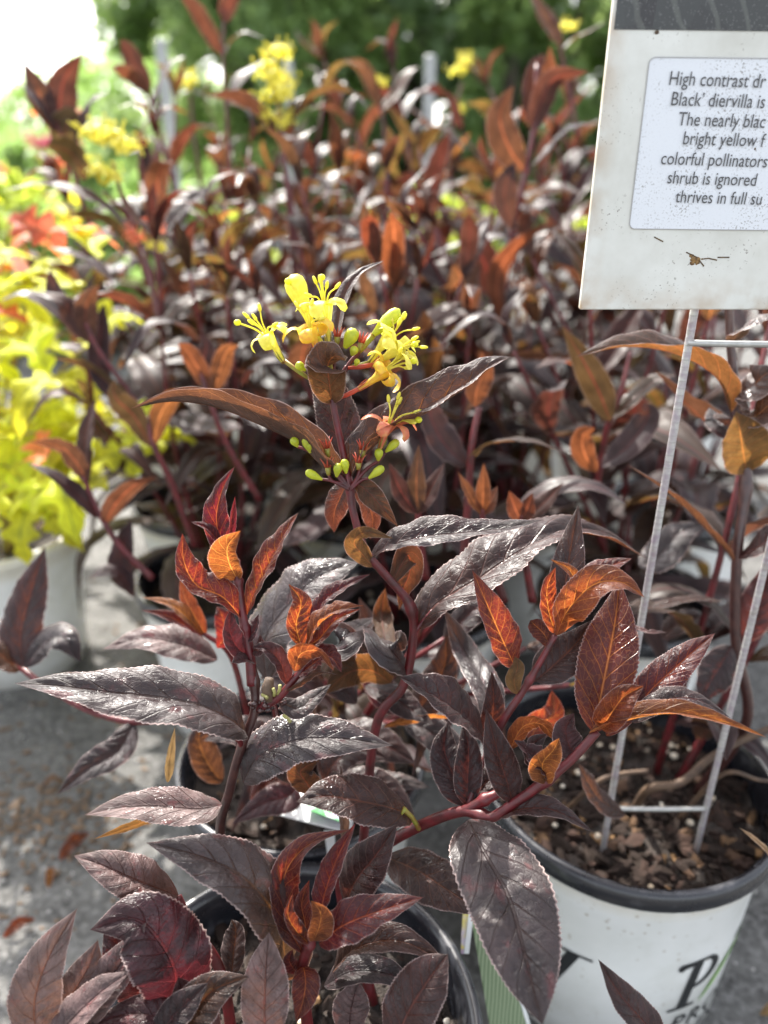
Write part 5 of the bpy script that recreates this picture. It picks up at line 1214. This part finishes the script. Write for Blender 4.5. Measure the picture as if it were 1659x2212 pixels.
# ================================================================== FAR PLANTS AND TREES
def folmat(name, c1, c2, tc_, tf=.45):
    t = NT(name); oi = t.n('ObjectInfo').outputs['Random']; ob = t.n('TexCoord').outputs['Object']
    nz = t.noise(ob, 2.6, 3, .6); nz2 = t.noise(ob, 14, 2, .6)
    c = t.mix(t.rng(t.math('ADD', nz, t.math('MULTIPLY', nz2, .5)), .55, .95), c1, c2)
    pb = t.pbsdf(Base_Color=c, Roughness=.45); tr = t.n('BsdfTranslucent'); tr.inputs[0].default_value = (*tc_, 1)
    mx = t.n('MixShader'); mx.inputs[0].default_value = tf; t.l(pb.outputs[0], mx.inputs[1]); t.l(tr.outputs[0], mx.inputs[2]); t.l(mx.outputs[0], t.out.inputs[0]); return t.m
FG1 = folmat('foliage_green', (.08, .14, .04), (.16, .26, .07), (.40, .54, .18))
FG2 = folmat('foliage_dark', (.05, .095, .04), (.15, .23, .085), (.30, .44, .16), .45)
FG3 = folmat('foliage_yellow', (.22, .30, .04), (.40, .46, .07), (.75, .85, .12))
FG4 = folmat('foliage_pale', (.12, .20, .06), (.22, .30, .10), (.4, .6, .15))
BARKM = simple('tree_bark', (.09, .07, .05), (.05, .04, .03), 12, .85, bs=.6, bd=.02)
def crown_mesh(seed, n, rx, rz, leaf, clumps, jag=.35):
    rg = random.Random(seed); m = MB(); cs = []
    for i in range(clumps):
        a = rg.uniform(0, 6.28); z = rg.uniform(0, 1); rr = (1 - abs(z - .35) ** 1.5 * 1.1) * rg.uniform(.35, 1.0)
        cs.append((Vector((math.cos(a) * rr * rx, math.sin(a) * rr * rx, z * rz)), rg.uniform(.13, .30) * rx))
    for i in range(n):
        c, r = rg.choice(cs)
        d = Vector((rg.gauss(0, 1), rg.gauss(0, 1), rg.gauss(0, 1))).normalized(); p = c + d * r * (rg.random() ** .4) * Vector((1, 1, .75)).length / 1.6
        u = (d + Vector((rg.gauss(0, .6), rg.gauss(0, .6), rg.gauss(0, .6) + .3))).normalized(); a = u.orthogonal().normalized(); b = u.cross(a)
        an = rg.uniform(0, 6.28); a, b = a * math.cos(an) + b * math.sin(an), b * math.cos(an) - a * math.sin(an); s = leaf * rg.uniform(.6, 1.3)
        m.add([p - a * s, p - b * s * .45 + u * s * .1, p + a * s, p + b * s * .45 + u * s * .1], [(0, 1, 2, 3)])
    return m, cs
def tree(x, y, seed, rx, rz, z0, mat, label, n=7000, leaf=.05, cat='tree', name='tree', clumps=60, group='trees behind the nursery beds'):
    root = thing(name, (x, y, 0), label, cat, group)
    m, cs = crown_mesh(seed, n, rx, rz, leaf, clumps)
    m.v = [v + Vector((x, y, z0)) for v in m.v]
    t = MB(); H = z0 + rz * .8
    t.tube([Vector((x, y, -.02)), Vector((x + .02, y, H * .4)), Vector((x - .02, y + .02, H))], [.05 * rx + .03, .04 * rx + .02, .015], 9)
    rg = random.Random(seed)
    for c, r in cs[::3]:
        p0 = Vector((x, y, max(.1, (c.z + z0) * .55))); p1 = c + Vector((x, y, z0)); t.tube([p0, p0.lerp(p1, .5) + Vector((0, 0, .08)), p1], [.018 * rx + .008, .012, .005], 5)
    t.build('trunk', BARKM, root)
    m.build('crown', mat, root, smooth=False); return root
tree(-1.35, 7.6, 1, 1.25, 3.4, .15, FG1, 'bright green leafy tree whose crown edge meets the white sky', 13000, .085)
tree(.30, 8.2, 2, 1.25, 3.4, .10, FG2, 'dark evergreen tree behind the topmost yellow flowers', 13000, .09)
tree(-.55, 9.0, 9, 1.3, 3.6, .10, FG2, 'dark shaded tree between the bright tree and the evergreen', 13000, .09)
tree(-.75, 7.0, 12, .95, 2.2, .05, FG1, 'light green bushy tree low behind the left flower heads', 8000, .06, clumps=40)
tree(1.05, 6.9, 3, .75, 1.75, .10, FG1, 'small light green tree with a pointed top right of centre', 8000, .06, clumps=40)
tree(1.9, 8.6, 4, 1.4, 3.6, .10, FG2, 'deep green tree behind the small light green one', 13000, .09)
tree(2.35, 7.4, 5, .95, 2.1, .10, FG1, 'light green bushy tree just left of the sign', 9000, .065, clumps=45)
tree(3.9, 8.0, 6, 1.5, 3.4, .10, FG2, 'dark green tree hidden by the top of the sign', 13000, .09)
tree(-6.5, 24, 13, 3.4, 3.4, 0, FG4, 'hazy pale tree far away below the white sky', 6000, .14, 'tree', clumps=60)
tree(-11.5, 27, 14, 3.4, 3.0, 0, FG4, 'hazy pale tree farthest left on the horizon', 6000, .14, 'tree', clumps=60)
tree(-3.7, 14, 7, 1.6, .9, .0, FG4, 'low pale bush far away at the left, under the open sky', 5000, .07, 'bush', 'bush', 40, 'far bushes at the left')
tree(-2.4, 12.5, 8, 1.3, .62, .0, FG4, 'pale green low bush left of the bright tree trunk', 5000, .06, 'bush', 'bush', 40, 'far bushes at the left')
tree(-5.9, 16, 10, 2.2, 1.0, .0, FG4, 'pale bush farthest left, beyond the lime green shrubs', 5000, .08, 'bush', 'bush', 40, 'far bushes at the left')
# yellow green foliage plants (third distance)
for i, (px, py, d, lab) in enumerate(((830, 455, 2.3, 'round yellow green leafy plant farthest left of the row under the trees'), (900, 440, 2.4, 'yellow green leafy plant in the middle of the row under the trees'), (985, 450, 2.3, 'yellow green leafy plant under the small light green tree'), (1045, 430, 2.5, 'yellow green leafy plant nearest the sign'), (520, 480, 2.4, 'yellow green plant glimpsed below the central shrub tops'), (1290, 470, 2.4, 'yellow green plant behind the lower part of the sign'))):
    p = P(px, py, d); tree(p.x, p.y, 40 + i, .13, max(.2, p.z + .02 - .05), .05, FG3, lab, 260, .035, 'plant', 'leafy_plant', 14, 'yellow green plants under the trees')
for i, (px, py, d, lab) in enumerate(((60, 360, 2.2, 'pale yellow green shrub at the left edge above the lime leaves'), (180, 390, 2.0, 'pale green shrub behind the red forked tips'), (-60, 400, 2.0, 'pale green shrub half outside the left edge'), (120, 330, 3.2, 'farther pale green shrub below the open sky'), (10, 315, 3.4, 'farther pale green shrub at the left edge'), (240, 420, 2.4, 'green shrub beside the left stake'), (400, 440, 2.6, 'green shrub between the left stake and the flower heads'))):
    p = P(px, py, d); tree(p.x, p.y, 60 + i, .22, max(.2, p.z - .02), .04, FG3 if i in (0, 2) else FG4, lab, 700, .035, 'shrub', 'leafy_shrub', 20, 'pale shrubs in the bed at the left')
PINK = simple('petal_pink', (.75, .10, .22), (.8, .25, .32), 30, .5, tf=.3, tcol=(.9, .15, .25))
for i, (px, py, d, lab) in enumerate(((95, 308, 3.0, 'clump of pink flowers blurred at the far left'), (150, 310, 3.2, 'smaller clump of pink flowers beside the larger one'))):
    p = P(px, py, d); o = thing('flowering_plant', (p.x, p.y, 0), lab, 'flowers', 'pink flowers far at the left')
    m = MB(); rg = random.Random(i)
    for k in range(60): m.ball(p + Vector((rg.gauss(0, .026), rg.gauss(0, .026), rg.gauss(0, .014))), rg.uniform(.008, .014), 6, (1, 1, .6), None, .2, rg)
    m.build('blooms', PINK, o)
    m = MB()
    for k in range(14): m.tube([Vector((p.x, p.y, 0)), Vector((p.x + rg.gauss(0, .02), p.y, p.z * .5)), p + Vector((rg.gauss(0, .04), rg.gauss(0, .03), -.01))], [.004, .003, .002], 5)
    m.build('stems', OVA, o)

# ================================================================== LITTER on the ground
LIT = simple('litter_brown', (.17, .10, .05), (.08, .05, .03), 90, .75, lo=.3, hi=.7)
def gpt(px, py):
    d = (px - 829.5) / 1597 * cx + (1106 - py) / 1597 * cu + cf; return CAM + d * (-CAM.z / d.z)
rg = random.Random(9); m = MB()
for k in range(900):
    x = rg.gauss(-.22, .13); y = rg.uniform(.15, .75)
    if k % 3 == 0: x = rg.uniform(-.5, .7); y = rg.uniform(.12, 2)
    if k % 3 == 1: p = gpt(rg.gauss(110, 90), rg.gauss(1760, 60)); x, y = p.x, p.y
    s = rg.uniform(.0008, .0028); m.ball((x, y, s * .5), s, 5, (rg.uniform(.8, 2.6), .8, .5), Matrix.Rotation(rg.uniform(0, 6.28), 3, 'Z'), .3, rg)
tag(m.build('ground_litter', LIT, smooth=False), kind='stuff')
m = MB()
for k in range(1500):
    x = rg.uniform(-.5, .7); y = rg.uniform(.1, 1.4); s = rg.uniform(.0006, .0019)
    m.ball((x, y, s * .4), s, 5, (1, 1, .7), None, .25, rg)
tag(m.build('gravel', simple('gravel_pale', (.42, .41, .39), (.22, .21, .20), 400, .7), smooth=False), kind='stuff')
for i, (px, py, a, L, lab) in enumerate(((130, 1862, 60, .030, 'curled orange brown fallen leaf on the grey ground at the left'), (107, 1922, 100, .018, 'small orange fallen leaf just below the curled one'), (10, 2030, 40, .022, 'orange fallen leaf at the left edge of the picture'), (95, 1700, 20, .016, 'brown leaf scrap near the pots shade on the left'), (1640, 2195, 10, .02, 'pale dry leaf scrap beside the lettered pot'))):
    p = gpt(px, py); d = Vector((math.cos(R(a)), math.sin(R(a)), 0)); v, f, uv = leaf_geo([p + Vector((0, 0, .002)), p + d * L * .5 + Vector((0, 0, .008)), p + d * L + Vector((0, 0, .003))], L * .42, Vector((.2, -.5, 1)), 35, seed=i, nu=30, nv=3, wave=.2)
    mb = MB(); mb.add(v, f, uv); o = mb.build('fallen_leaf', M['bright'] if i < 3 else M['tan'], None, org=p); tag(o, lab, 'fallen leaf')
